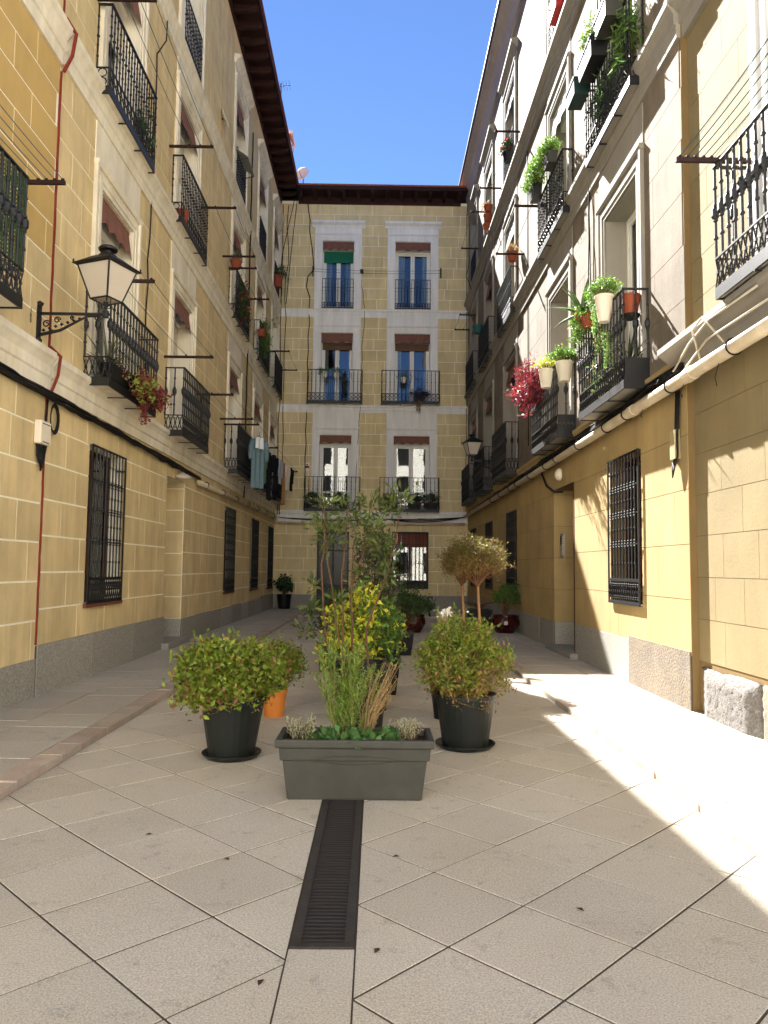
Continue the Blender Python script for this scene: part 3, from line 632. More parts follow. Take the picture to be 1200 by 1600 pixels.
for i, c in enumerate(RCY):
    u = -c
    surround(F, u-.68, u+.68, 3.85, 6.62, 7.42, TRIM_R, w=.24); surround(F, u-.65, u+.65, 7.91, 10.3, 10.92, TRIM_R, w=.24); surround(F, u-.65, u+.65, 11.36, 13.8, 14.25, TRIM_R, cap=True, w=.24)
    casement(F, u-.68, u+.68, 3.82, 6.62, dep=.3, awn=AWN if i in (2, 3, 4) else None, blind=-1, curtain=.8, seed=80+i, awnh=.42); casement(F, u-.65, u+.65, 7.7, 10.3, awn=CURT if i < 3 else AWN, blind=0, curtain=.8, seed=90+i, awnh=.55); casement(F, u-.65, u+.65, 11.4, 13.8, awn=CURT if i < 4 else None, blind=0, curtain=.7, seed=100+i, awnh=.5)
    balcony(F, u-1.02, u+1.02, .33, 3.79, 1.18, 'lattice', fancy=2 if i < 2 else 2, ph=.29, sp=.125, solidside=i < 2, soffit=TRIM_R); balcony(F, u-1.0, u+1.0, .2, 7.68, 1.06 if i else 1.16, 'rings', ph=.28, sp=.118, soffit=TRIM_R)
    juliet(F, u-.63, u+.63, 11.4)
grille(F, -10.63, -9.37, 1.06, 3.04, sill=None); grille(F, -19.02, -17.75, .98, 2.92, sill=None); grille(F, -22.68, -21.43, .92, 2.88, sill=None); grille(F, -26.2, -24.94, .9, 2.86, sill=None)
d = MB().box(-14.04, .40, 0, -12.57, .44, 2.99).obj('door', WOODD, F.e)
MB().box(-12.63, -.012, 0.05, -12.571, .4, 2.98).obj('door_frame', WOODD, d)
for k in range(4): MB().box(-13.9+.32*k, .38, .3, -13.66+.32*k, .3995, 2.5).obj('door_panel', WOODD, d)
MB().box(-14.2, -.14, 0, -12.4, .38, SW+.09).obj('door_step', GRAN, F.e)
for k in range(5): link('render_block', unit_block(YEL), F.wall, (-14.04, .0, .55+.59*k+.004), R(90), (.39, .007, min(.582, 2.985-.55-.59*k)))
MB().box(-14.042, .002, .06, -14.02, .39, .55).obj('plinth_stone', GRAN, F.e)
ic = MB().box(-13.46, -.035, 1.72, -13.2, -.0072, 2.14).obj('intercom', mat('brushed_steel', (150, 146, 134), .4, .1, 6, metal=.6), F.e)
MB().box(-13.43, -.04, 1.95, -13.33, -.0355, 2.1).obj('speaker_grille', IRON, ic)
for k in range(8): MB().box(-13.3, -.041, 1.77+k*.042, -13.23, -.0355, 1.795+k*.042).obj('button', CREAMP, ic)
# stucco cornice under the roof
cornice(F, [(0, 15.0), (.06, 15.0), (.07, 15.15), (.10, 15.35), (.18, 15.52), (.30, 15.62), (.34, 15.64), (.34, 15.78), (0, 15.8)], -27.4, -7.945, TRIM_R, 'roof_cornice')
MB().box(-27.6, -.40, 15.8, -7.945, .5, 15.86).obj('roof_edge', mat('zinc', (96, 94, 92), .5, .1, 4, metal=.4), F.e)
RF = MATS['roof_tile']; MB().add([(-27.6, -.38, 15.865), (-7.945, -.38, 15.865), (-7.945, 5, 17.5), (-27.6, 5, 17.5), (-27.6, 5, 15.865), (-7.945, 5, 15.865)], [(0, 1, 2, 3), (3, 2, 5, 4), (0, 4, 5, 1)]).obj('roof', RF, F.e)

F = RN = Facade('house', 'pale yellow house with white moulded cornice at the right edge', (XR+.08, 0, 0), R(-90), -7.94, -3.6, ZT+.1)
F.hole(-6.2, -4.9, 3.98, 6.7); F.hole(-6.2, -4.9, 7.9, 10.4)
F.walls(JOINT_R)
CREAMW = mat('pale_yellow_render', (142, 127, 92), .9, .12, 1.4, c2=(134, 118, 82), c2scale=1.2, bump=.15, bscale=40, isl=.03, streak=.06)
blocks(F, [(-7.94, -3.62, .58, 3.6, .44, .72, CREAMW), (-7.94, -3.62, 3.95, 7.45, .46, .8, CREAMW), (-7.94, -3.62, 7.9, 15, .46, .8, CREAMW)], 160, .006, .003)
rg = random.Random(5)
def rough_stone(F, u0, u1, h, d, seed):
    """hammered plinth boulder with an uneven face and chipped upper edge"""
    r2 = random.Random(seed); nx, nz = 34, 18; m = MB(); vs = []
    for k in range(nz+1):
        for i in range(nx+1):
            e = min(i, nx-i)/nx*6; ez = min(k, nz-k)/nz*5; q = min(1, e, ez if k > nz/2 else 1)
            vs.append((u0+(u1-u0)*i/nx+r2.uniform(-.004, .004), -(d*.3+d*.7*q)+r2.uniform(-.006, .006), h*k/nz+(r2.uniform(-.02, .015) if k == nz else 0)))
    n1 = nx+1; fs = [(k*n1+i, k*n1+i+1, (k+1)*n1+i+1, (k+1)*n1+i) for k in range(nz) for i in range(nx)]
    o = len(vs); vs += [(u0, .1, 0), (u1, .1, 0), (u1, .1, h), (u0, .1, h)]
    fs += [(*[nz*n1+i for i in range(nx+1)], o+2, o+3), (*[k*n1 for k in range(nz+1)], o+3, o), (*[k*n1+nx for k in range(nz, -1, -1)], o+1, o+2)]
    m.add(vs, fs); return m.obj('plinth_stone', ROUGH if seed % 2 else mat('hammered_granite', (116, 112, 108), .95, .15, 4, speck=.3, sscale=50, bump=1., bscale=30), F.e, smooth=True)
for k, (u0, u1) in enumerate(((-7.83, -6.66), (-6.62, -5.3), (-5.26, -3.62))): rough_stone(F, u0, u1, .52, .075, k+2)
cornice(F, [(0, 3.56), (.05, 3.56), (.06, 3.64), (.12, 3.66), (.13, 3.74), (.2, 3.8), (.27, 3.86), (.3, 3.88), (.3, 3.94), (0, 3.97)], -8.2, -3.6, TRIM_R); cornice(F, CORN1(7.42, 7.9, .2), -7.944, -3.6, TRIM_R)
surround(F, -6.2, -4.9, 3.98, 6.7, 7.42, TRIM_B, w=.3); surround(F, -6.2, -4.9, 7.91, 10.4, 10.9, TRIM_B, w=.3)
casement(F, -6.2, -4.9, 3.99, 6.7, seed=120); casement(F, -6.2, -4.9, 7.92, 10.4, seed=121)
balcony(F, -6.62, -4.5, .36, 4.02, 1.17, 'lattice', fancy=2, ph=.29, sp=.125, soffit=TRIM_R); balcony(F, -6.6, -4.5, .2, 7.95, 1.17, 'rings', soffit=TRIM_R)
cornice(F, [(0, 15.0), (.06, 15.0), (.1, 15.35), (.30, 15.62), (.34, 15.78), (0, 15.8)], -7.944, -3.6, TRIM_R, 'roof_cornice')
MB().add([(-7.94, -.38, 15.81), (-3.6, -.38, 15.81), (-3.6, 5, 17.5), (-7.94, 5, 17.5), (-7.94, 5, 15.8), (-3.6, 5, 15.8)], [(0, 1, 2, 3), (3, 2, 5, 4), (0, 4, 5, 1)]).obj('roof', RF, F.e)

# house across the street behind the viewer (seen mirrored in the panes)
F = SB = Facade('house', 'pale sunlit house across the street mirrored in the window panes', (0, -14, 0), R(180), -24, 24, 15)
for k in range(-9, 10):
    for z in (1, 4.5, 8, 11): F.hole(k*2.4-.55, k*2.4+.55, z, z+2)
F.walls(mat('pale_render', (236, 230, 216), .9, .06, 2)); MB().box(-24, .3, 0, 24, .36, 15).obj('dark_glass', DARKI, F.e)

# ------------------------------------------------------------------ pots
def pot(name, label, loc, rb, rt, h, m, group, saucer=False, rim=.03, fill=.06, square=False, cat='flower pot', sat=None, n=28):
    t = thing(name, label, cat, loc, R(45) if square else 0, group); k = 2**.5 if square else 1; n = 4 if square else n
    b = MB(); bel = [(rb*k*1.3, h*.2), (rt*k*1.12, h*.5), (rt*k*1.1, h*.7)] if m is REDGL else []
    b.lathe([(rb*k, 0)]+bel+[(rt*k*.985, h-rim), (rt*k*1.04, h-rim), (rt*k*1.04, h), (rt*k*.94, h), (rt*k*.9, h-fill), (.001, h-fill)], n=n); b.obj('pot_body', m, t, smooth=False)
    MB().lathe([(.001, h-fill+.001), (rt*k*.9, h-fill+.001), (rt*k*.88, h-fill+.008), (.001, h-fill+.022)], n=n).obj('soil', SOIL, t)
    if saucer:
        MB().lathe([(rb*1.12, .0), (rb*1.34, .035), (rb*1.34, .042), (rb*1.28, .042), (rb*1.06, .012), (.001, .012)], n=32).obj('saucer', sat or m, t)
        t.location.z += .001
    return t
def trough(name, label, loc, L, W, H, m, group, rz=0, cat='planter'):
    t = thing(name, label, cat, loc, rz, group); a, b_ = L/2, W/2; k = .84
    o = MB(); lo = [(-a*k, -b_*k, 0), (a*k, -b_*k, 0), (a*k, b_*k, 0), (-a*k, b_*k, 0)]; hi = [(x/k, y/k, H) for x, y, _ in lo]; inn = [(x/k*.9, y/k*.86, H) for x, y, _ in lo]; fl = [(x/k*.9, y/k*.86, H-.03) for x, y, _ in lo]
    o.add(lo+hi+inn+fl, [(3, 2, 1, 0)]+[(i, (i+1) % 4, 4+(i+1) % 4, 4+i) for i in range(4)]+[(4+i, 4+(i+1) % 4, 8+(i+1) % 4, 8+i) for i in range(4)]+[(8+i, 8+(i+1) % 4, 12+(i+1) % 4, 12+i) for i in range(4)])
    o.box(-a*1.02, -b_*1.04, H-.03, a*1.02, -b_*1.001, H+.002).box(-a*1.02, b_*1.001, H-.03, a*1.02, b_*1.04, H+.002); o.obj('trough', m, t)
    MB().box(-a*.89, -b_*.85, H-.05, a*.89, b_*.85, H-.025).obj('soil', SOIL, t); return t

# ------------------------------------------------------------------ foliage
def leafmesh(name, P, size, asp, m, D=None, up=.35, fold=.25, seed=1):
    """N small folded leaves at points P; D optional preferred directions"""
    rg_ = np.random.default_rng(seed); P = np.asarray(P, float); N = len(P)
    d = rg_.normal(size=(N, 3)); d[:, 2] += up
    if D is not None: d = d*.45+np.asarray(D)*1.2
    d /= np.linalg.norm(d, axis=1)[:, None]+1e-9
    s = rg_.normal(size=(N, 3)); s -= (s*d).sum(1)[:, None]*d; s /= np.linalg.norm(s, axis=1)[:, None]+1e-9; nn = np.cross(d, s)
    L = size*rg_.uniform(.4, 1.45, N)[:, None]; Wd = L*asp*.5
    v = np.stack([P, P+d*L*.45+s*Wd+nn*L*fold*.3, P+d*L, P+d*L*.45-s*Wd+nn*L*fold*.3], 1).reshape(-1, 3)
    i = np.arange(N)*4; f = np.concatenate([np.stack([i, i+1, i+2], 1), np.stack([i, i+2, i+3], 1)])
    me = bpy.data.meshes.new(name); me.vertices.add(len(v)); me.vertices.foreach_set('co', v.ravel()); nf = len(f)
    me.loops.add(nf*3); me.loops.foreach_set('vertex_index', f.ravel().astype(np.int32)); me.polygons.add(nf); me.polygons.foreach_set('loop_start', (np.arange(nf)*3).astype(np.int32))
    me.materials.append(m); me.update(calc_edges=True); return me
def cloud(c, r, n, sig, per, rg_, lo=-.5, shell=.55):
    """cluster centres in an ellipsoid (more towards its skin) and the points of their leaves"""
    v = rg_.normal(size=(n*4, 3)); v /= np.linalg.norm(v, axis=1)[:, None]; v = v[v[:, 2] > lo][:n]
    v *= (shell+(1-shell)*rg_.random(len(v))**.5)[:, None]*(1+.2*rg_.normal(size=len(v)))[:, None]
    C = np.array(c)+v*np.array(r); P = np.repeat(C, per, 0)+rg_.normal(size=(len(C)*per, 3))*sig
    return C, P
def shrub(name, label, base, c, r, m, n=130, per=38, sig=.045, size=.032, asp=.5, seed=1, twig=BARK, second=None, lo=-.45, group='potted plants in the courtyard', cat='shrub', shell=.55, twr=.0035, up=.35, flowers=None):
    """bushy plant: twigs from the pot to every leaf clump, one or two tints of leaves"""
    rg_ = np.random.default_rng(seed); t = thing(name, label, cat, base, 0, group); B = np.array(base)
    C, P = cloud(np.array(c)-B, r, n, sig, per, rg_, lo, shell)
    b = MB(); r0 = np.random.default_rng(seed+5); cc0 = np.array(c)-B; ex = []
    for k in range(n//5):                       # loose shoots beyond the outline
        q = C[r0.integers(0, len(C))]; dv = (q-cc0); dv = dv/(np.linalg.norm(dv)+1e-6)+r0.normal(size=3)*.35; dv[2] += .35; l = float(np.mean(r))*r0.uniform(.25, .6); tip = q+dv/np.linalg.norm(dv)*l
        b.tube([tuple(q), tuple((q+tip)/2+r0.normal(size=3)*.01), tuple(tip)], [twr*.8, twr*.6, twr*.3], 3, False)
        for j in range(9): ex.append(q+(tip-q)*(j+1)/9+r0.normal(size=3)*size*.3)
    if ex: P = np.concatenate([P, np.array(ex)])
    for k in range(0, len(C)):
        q = C[k]; s = r0.normal(size=3)*.02; s[2] = 0; mid = (s+q)/2+r0.normal(size=3)*.03
        b.tube([tuple(s), tuple(mid), tuple(q)], [twr*1.6, twr, twr*.5], 3, False)
    b.obj('twigs', twig, t)
    if second:
        m2, test = second; msk = test(P, rg_); link('leaves', leafmesh('leaves', P[~msk], size, asp, m, seed=seed, up=up), t); link('tinted_leaves', leafmesh('tinted_leaves', P[msk], size, asp, m2, seed=seed+1, up=up), t)
    else: link('leaves', leafmesh('leaves', P, size, asp, m, seed=seed, up=up), t)
    if flowers:
        fm, nf = flowers; ii = rg_.integers(0, len(P), nf); link('flowers', leafmesh('flowers', P[ii]+np.array((0, 0, .02)), size*1.1, .9, fm, seed=seed+9, up=1), t)
    return t
def blades(name, label, base, n, L, wd, m, seed, group, spread=1., cat='plant', curl=.5, tilt0=.15):
    """rosette of long pointed fleshy leaves (agave, aloe, strap leaves)"""
    r2 = random.Random(seed); t = thing(name, label, cat, base, 0, group)
    for k in range(n):
        az = 2*math.pi*k*.382+r2.uniform(-.2, .2); el = R(90)-(tilt0+spread*(k/n)*1.25)+r2.uniform(-.1, .1); l = L*r2.uniform(.75, 1.15); b = MB(); vs = []; ns = 6
        p = Vector((0, 0, 0)); e = el
        for i in range(ns+1):
            q = i/ns; wv = wd*(.75+.5*math.sin(math.pi*min(1, q*1.2)))*(1-q**2.2)+.0008; dr = Vector((math.cos(az)*math.cos(e), math.sin(az)*math.cos(e), math.sin(e))); sd_ = Vector((-math.sin(az), math.cos(az), 0)); nn = sd_.cross(dr)
            vs += [p+sd_*wv*.5+nn*wv*.22, p-nn*wv*.12, p-sd_*wv*.5+nn*wv*.22, p+nn*wv*.1]; p = p+dr*l/ns; e -= curl/ns
        fs = [(i*4+j, i*4+(j+1) % 4, i*4+4+(j+1) % 4, i*4+4+j) for i in range(ns) for j in range(4)]+[(3, 2, 1, 0), tuple(ns*4+j for j in range(4))]
        b.add(vs, fs); b.obj('leaf', m, t, smooth=True)
    return t
def trailing(name, label, base, n, L, m, seed, group, sz=.02, d=(0, 0, -1), wid=.1):
    """hanging strings of fleshy leaves"""
    rg_ = np.random.default_rng(seed); t = thing(name, label, 'plant', base, 0, group); P = []; b = MB()
    for k in range(n):
        o = rg_.normal(size=3)*wid*.5; o[2] = abs(o[2])*.3; l = L*rg_.uniform(.45, 1.05); pts = [o]
        for i in range(8): pts.append(pts[-1]+np.array((rg_.normal()*.012, rg_.normal()*.012, -l/8)))
        b.tube([tuple(p) for p in pts], .003, 3, False)
        for p, q in zip(pts[:-1], pts[1:]):
            for s in range(7): P.append(p+(q-p)*s/7+rg_.normal(size=3)*sz*.35)
    b.obj('strings', BARKP, t); link('leaves', leafmesh('leaves', P, sz, .6, m, seed=seed, up=-.3), t); return t
GP = 'potted plants in the courtyard'; GPOT = 'pots standing in the courtyard'

# front trough planter
pt = thing('long_planter', 'long grey plastic trough planter at the front over the drain', 'planter', (-.125, 5.17, 0))
b = MB(); a0, a1, d0, d1 = .435, .47, .155, .17
def ring4(a, d, z): return [(-a, -d, z), (a, -d, z), (a, d, z), (-a, d, z)]
lv = [ring4(.43, .150, .0), ring4(.438, .153, .012), ring4(.468, .172, .255), ring4(.484, .184, .257), ring4(.492, .189, .335), ring4(.512, .204, .338), ring4(.517, .208, .348), ring4(.517, .208, .385), ring4(.510, .203, .392), ring4(.478, .176, .392), ring4(.470, .170, .34)]
vs = [p for r_ in lv for p in r_]; fs = [(3, 2, 1, 0)]+[(i*4+j, i*4+(j+1) % 4, i*4+4+(j+1) % 4, i*4+4+j) for i in range(len(lv)-1) for j in range(4)]
b.add(vs, fs); o = b.obj('body', GREYP, pt); bv = o.modifiers.new('soft', 'BEVEL'); bv.width = .006; bv.segments = 2; bv.limit_method = 'ANGLE'; bv.angle_limit = R(25)
b = MB()
for sgn, z0 in ((1, .262), (-1, .256)):
    b.tube([(-.30+.6*i/20, -.1755-(.012 if sgn > 0 else -.001)-.0005, z0+sgn*.026*math.sin(math.pi*i/20)) for i in range(21)], .003, 5)
b.obj('moulded_ribs', GREYP, pt)
MB().box(-.469, -.169, .30, .469, .169, .345).obj('soil', SOIL, pt)
# plants in it
def upright(name, label, base, n, H, sx, sy, m, seed, leaf=.016, asp=.22, lean=.25, twig=DRYST, per=40, cat='plant', from_=.2, tw=.003, bias=0.):
    rg_ = np.random.default_rng(seed); t = thing(name, label, cat, base, 0, GP); b = MB(); P = []; D = []
    for k in range(n):
        o = np.array((rg_.uniform(-sx, sx)*.35, rg_.uniform(-sy, sy)*.5, 0)); h = H*rg_.uniform(.55, 1.08); tip = o+np.array((o[0]/max(sx, .01)*lean*1.6+rg_.normal()*lean*.35+bias, rg_.normal()*lean*.3, h)); mid = (o+tip)/2+np.array((rg_.normal()*.02-bias*.2, rg_.normal()*.02, .02))
        b.tube([tuple(o), tuple(mid), tuple(tip)], [tw, tw*.8, tw*.4], 4, False)
        for i in range(per):
            q = from_+(1-from_)*rg_.random(); p = (1-q)**2*o+2*q*(1-q)*mid+q*q*tip; P.append(p+rg_.normal(size=3)*.006); dd = rg_.normal(size=3)*.6; dd[2] += .9; D.append(dd/np.linalg.norm(dd))
    b.obj('stems', twig, t); link('leaves', leafmesh('leaves', P, leaf, asp, m, D=D, seed=seed), t); return t
upright('rosemary', 'tall green rosemary in the middle of the front trough', (-.20, 5.2, .34), 44, .62, .18, .1, leafm('leaf_needle', (112, 136, 54)), 3, leaf=.034, asp=.22, lean=.17, per=110, twig=mat('green_stem', (120, 112, 66), .8, .15, 20))
upright('dry_rosemary', 'dry brown withered twigs leaning right in the front trough', (-.06, 5.2, .34), 40, .50, .08, .08, LF_DRY, 4, leaf=.02, asp=.22, lean=.10, per=18, bias=.14)
upright('lavender', 'grey lavender tuft at the left end of the front trough', (-.49, 5.15, .34), 40, .15, .13, .12, LF_GREY, 5, leaf=.018, asp=.35, lean=.08, per=26, twig=BARK)
upright('lavender', 'grey lavender tuft at the right end of the front trough', (.22, 5.15, .34), 40, .15, .13, .12, LF_GREY, 6, leaf=.018, asp=.35, lean=.08, per=26, twig=BARK)
for k, (x, lb) in enumerate(((-.33, 'low green rosette beside the left lavender in the trough'), (-.13, 'low green rosette in front of the rosemary, spilling over the rim'), (.06, 'low green rosette beside the right lavender in the trough'))):
    rg_ = np.random.default_rng(30+k); t = thing('rosette', lb, 'plant', (x, 5.09, .34), 0, GP)
    P = rg_.normal(size=(150, 3))*np.array((.055, .04, .018))+np.array((0, 0, .04)); P[:, 2] = np.abs(P[:, 2])
    if k == 1: P = np.concatenate([P, rg_.normal(size=(14, 3))*np.array((.012, .01, .015))+np.array((0, -.125, .035))])
    link('leaves', leafmesh('leaves', P, .048, .75, leafm('leaf_fresh', (76, 112, 58), .3), seed=40+k, up=.7), t)
    b = MB()
    for i in range(24): b.tube([(0, 0, 0), tuple(P[i]*.6+np.array((0, 0, .01))), tuple(P[i])], .0015, 3, False)
    b.obj('stalks', BARKP, t)
# left and right round pots
pot('round_pot', 'large dark green plastic pot on a saucer under the left round shrub', (-1.13, 6.12, 0), .175, .255, .47, DARKP, GPOT, True)
shrub('round_shrub', 'wide dense small leaved shrub in the left dark pot', (-1.13, 6.12, .42), (-1.18, 6.15, .62), (.37, .33, .25), LF_OLIVE, n=210, per=60, sig=.038, size=.042, asp=.55, seed=2, second=(LF_BROWN, lambda P, g: g.random(len(P)) < np.where(P[:, 2] < .12, .25, .1)), lo=-.75)
pot('round_pot', 'large dark green plastic pot on a saucer under the right bushy shrub', (.77, 6.52, 0), .19, .255, .45, DARKP, GPOT, True)
shrub('bushy_shrub', 'tall wiry shrub with browning lower twigs in the right dark pot', (.77, 6.52, .4), (.74, 6.52, .70), (.34, .32, .33), LF_OLIVE, n=270, per=54, sig=.033, size=.036, asp=.42, seed=3, second=(LF_BROWN, lambda P, g: g.random(len(P)) < np.clip(.75-P[:, 2]*1.6, .12, .85)), lo=-.8, twig=DRYST, twr=.003)
tw = thing('white_flowers', 'small white blossoms peeking over the right bushy shrub', 'flowers', (.72, 6.95, .0), 0, GP)
rg_ = np.random.default_rng(77); P = rg_.normal(size=(60, 3))*np.array((.05, .05, .02))+np.array((0, 0, 1.05)); link('blossoms', leafmesh('blossoms', P, .035, .9, WHITEF, seed=9, up=1), tw)
b = MB(); [b.tube([(rg_.normal()*.03, 0, .45), tuple(P[i])], .003, 3, False) for i in range(16)]; b.obj('stalks', DRYST, tw)
pot('small_black_pot', 'narrow black plastic pot behind the right shrub pot', (.70, 7.75, 0), .10, .15, .45, BLACKP, GPOT)
# white blossoms grow out of it: stalks end in this pot
tw.location = (.72, 7.6, 0)
pot('orange_pot', 'orange clay pot half hidden behind the left shrub', (-1.02, 7.78, 0), .10, .13, .27, ORANGE, GPOT)
shrub('small_shrub', 'small loose shrub in the orange pot behind the left shrub', (-1.02, 7.78, .24), (-.99, 7.78, .48), (.22, .22, .20), LF_OLIVE, n=90, per=46, sig=.04, size=.042, asp=.5, seed=6, lo=-.7, second=(LF_BROWN, lambda P, g: g.random(len(P)) < .2))
# tall stemmed plant
pot('tall_black_pot', 'tall black pot behind the rosemary holding the stemmed tree', (-.11, 7.2, 0), .18, .24, .62, BLACKP, GPOT)
t = thing('stemmed_tree', 'tall many stemmed plant with leaf tufts at its tips in the middle', 'tree', (-.11, 7.2, .56), 0, GP)
STEMS = [[(-.14, 7.18, .56), (-.24, 7.16, .6), (-.42, 7.15, .68), (-.47, 7.15, .85), (-.52, 7.15, 1.54), (-.49, 7.15, 1.77), (-.5, 7.15, 2.09)], [(-.16, 7.2, .56), (-.31, 7.2, .67), (-.37, 7.2, .99), (-.48, 7.2, 1.74), (-.51, 7.2, 1.91)], [(-.12, 7.22, .56), (-.3, 7.25, .78), (-.33, 7.25, 1.34), (-.3, 7.25, 1.8), (-.28, 7.25, 2.06)],
         [(-.1, 7.25, .56), (-.22, 7.3, .7), (-.24, 7.3, 1.34), (-.21, 7.3, 1.8), (-.21, 7.3, 1.95)], [(-.23, 7.3, 1.30), (-.2, 7.33, 1.44), (-.12, 7.35, 1.66), (-.06, 7.35, 2.14)], [(-.07, 7.22, .56), (-.09, 7.4, .93), (.08, 7.4, 1.37), (.19, 7.4, 1.75), (.23, 7.4, 2.15)], [(-.47, 7.15, .85), (-.56, 7.12, .92), (-.65, 7.1, .9)], [(-.44, 7.15, 1.05), (-.55, 7.1, 1.1), (-.61, 7.1, 1.13)], [(-.50, 7.15, 1.28), (-.6, 7.15, 1.34)], [(.05, 7.4, 1.28), (.1, 7.35, 1.45)], [(-.12, 7.35, 1.66), (.03, 7.3, 1.74)], [(-.22, 7.3, 1.6), (-.14, 7.3, 1.75), (-.07, 7.2, 1.86)]]
B0 = np.array((-.11, 7.2, .56)); rg_ = np.random.default_rng(21); P = []; D = []
for i, s in enumerate(STEMS):
    r0 = .014 if len(s) > 3 else .006
    fine = []
    for p, q in zip(s[:-1], s[1:]):
        for k in range(4): u = k/4; fine.append(np.array(p)*(1-u)+np.array(q)*u-B0+rg_.normal(size=3)*.004)
    fine.append(np.array(s[-1])-B0); n = len(fine)
    MB().tube([tuple(p) for p in fine], [r0*(1-.65*k/n) for k in range(n)], 6).obj('stem', BARK, t, smooth=True)
def tuft(c, r, n):
    for k in range(n):
        p = np.array(c)-B0+rg_.normal(size=3)*r*.48; P.append(p); dd = (p-(np.array(c)-B0)); dd[2] += .02; D.append(dd/(np.linalg.norm(dd)+1e-6))
for x, y_, z, r in [(-.5, 7.15, 2.08, .09), (-.5, 7.2, 1.84, .15), (-.45, 7.2, 1.78, .12), (-.28, 7.25, 2.05, .14), (-.2, 7.3, 1.94, .10), (-.06, 7.35, 2.1, .13), (-.07, 7.2, 1.85, .16), (.0, 7.3, 1.78, .13), (.22, 7.4, 2.16, .13), (.13, 7.35, 2.08, .09), (.07, 7.3, 1.66, .10), (-.6, 7.15, 1.34, .05), (-.61, 7.1, 1.13, .06), (-.65, 7.1, .9, .07), (.1, 7.35, 1.45, .07), (-.17, 7.3, 1.43, .08), (-.38, 7.2, 1.2, .06)]: tuft((x, y_, z), r, int(10+440*r))
link('leaves', leafmesh('leaves', P, .08, .32, leafm('leaf_tuft', (84, 96, 46), .45), D=D, seed=5, fold=.4), t)
# bushes behind it
pot('square_black_pot', 'square black pot behind the tall black pot', (-.10, 8.35, 0), .22, .27, .42, BLACKP, GPOT, square=True)
shrub('variegated_bush', 'yellow green variegated bush in the centre behind the stems', (-.10, 8.35, .36), (-.12, 8.3, .78), (.38, .36, .40), LF_LIME, n=150, per=30, sig=.05, size=.065, asp=.5, seed=12, second=(LF_MID, lambda P, g: g.random(len(P)) < np.where(P[:, 0] > .12, .9, .38)), lo=-.5)
pot('square_black_pot', 'square black pot behind the variegated bush', (.05, 9.3, 0), .2, .25, .42, BLACKP, GPOT, square=True)
shrub('dark_bush', 'dark purplish leggy bush rising behind the variegated bush', (.05, 9.3, .36), (.02, 9.3, 1.45), (.22, .2, .62), LF_DARK, n=90, per=20, sig=.05, size=.06, asp=.5, seed=13, second=(leafm('leaf_purple', (74, 54, 58)), lambda P, g: g.random(len(P)) < .35), lo=-.9, shell=.3)
pot('square_black_pot', 'square black pot to the right of the central bushes', (.42, 13.4, 0), .2, .25, .4, BLACKP, GPOT, square=True)
shrub('green_bush', 'feathery mid green bush right of the variegated bush', (.42, 13.4, .36), (.42, 13.4, .78), (.45, .4, .36), LF_DARK, n=90, per=24, sig=.06, size=.06, asp=.35, seed=14)
pot('square_black_pot', 'square black pot left behind the stemmed tree', (-.62, 11.2, 0), .18, .22, .38, BLACKP, GPOT, square=True)
shrub('dark_bush', 'low dark green bush left behind the stemmed tree', (-.62, 11.2, .34), (-.55, 11.2, .78), (.36, .3, .36), LF_DARK, n=80, per=24, sig=.05, size=.06, asp=.45, seed=15)
# standard trees
for k, (x, y_, lb, rr_, zt) in enumerate(((1.36, 10.0, 'ball headed little standard tree on a pale stem, nearer of two', .33, 1.62), (1.22, 10.6, 'ball headed little standard tree on a pale stem, farther of two', .26, 1.60))):
    pot('black_pot', ['black plastic pot under the nearer standard tree', 'black plastic pot under the farther standard tree'][k], (x, y_, 0), .13, .17, .3, BLACKP, GPOT)
    rg_ = np.random.default_rng(50+k); t = thing('standard_tree', lb, 'tree', (x, y_, .25), 0, GP); b = MB()
    b.tube([(0, 0, 0), (.01, 0, .5), (-.02, 0, 1.08)], [.022, .019, .017], 7); b.obj('trunk', BARKP, t, smooth=True)
    C, P = cloud((-.02, 0, zt-.25), (rr_, rr_, .27), 190, .033, 56, rg_, -.7, .5); b = MB()
    for q in C: b.tube([(-.02, 0, 1.05+rg_.uniform(-.05, .08)), tuple((q+np.array((-.02, 0, 1.12)))/2), tuple(q)], [.006, .004, .0015], 4, False)
    b.obj('branches', mat('brown_twig', (112, 78, 52), .9, .2, 20), t); ms = rg_.random(len(P)) < np.clip(.9-(P[:, 2]-1.1)*1.9, .15, .9)
    ex = []
    for q in C[::4]:
        dv = q-np.array((-.02, 0, zt-.25)); dv = dv/np.linalg.norm(dv)+rg_.normal(size=3)*.4
        for j in range(8): ex.append(q+dv*.13*(j+1)/8+rg_.normal(size=3)*.008)
    P = np.concatenate([P, ex]); ms = np.concatenate([ms, rg_.random(len(ex)) < .5])
    link('leaves', leafmesh('leaves', P[~ms], .03, .35, leafm('leaf_ball', (104, 98, 46)), seed=k), t); link('dry_leaves', leafmesh('dry_leaves', P[ms], .03, .3, LF_BROWN, seed=k+3), t)
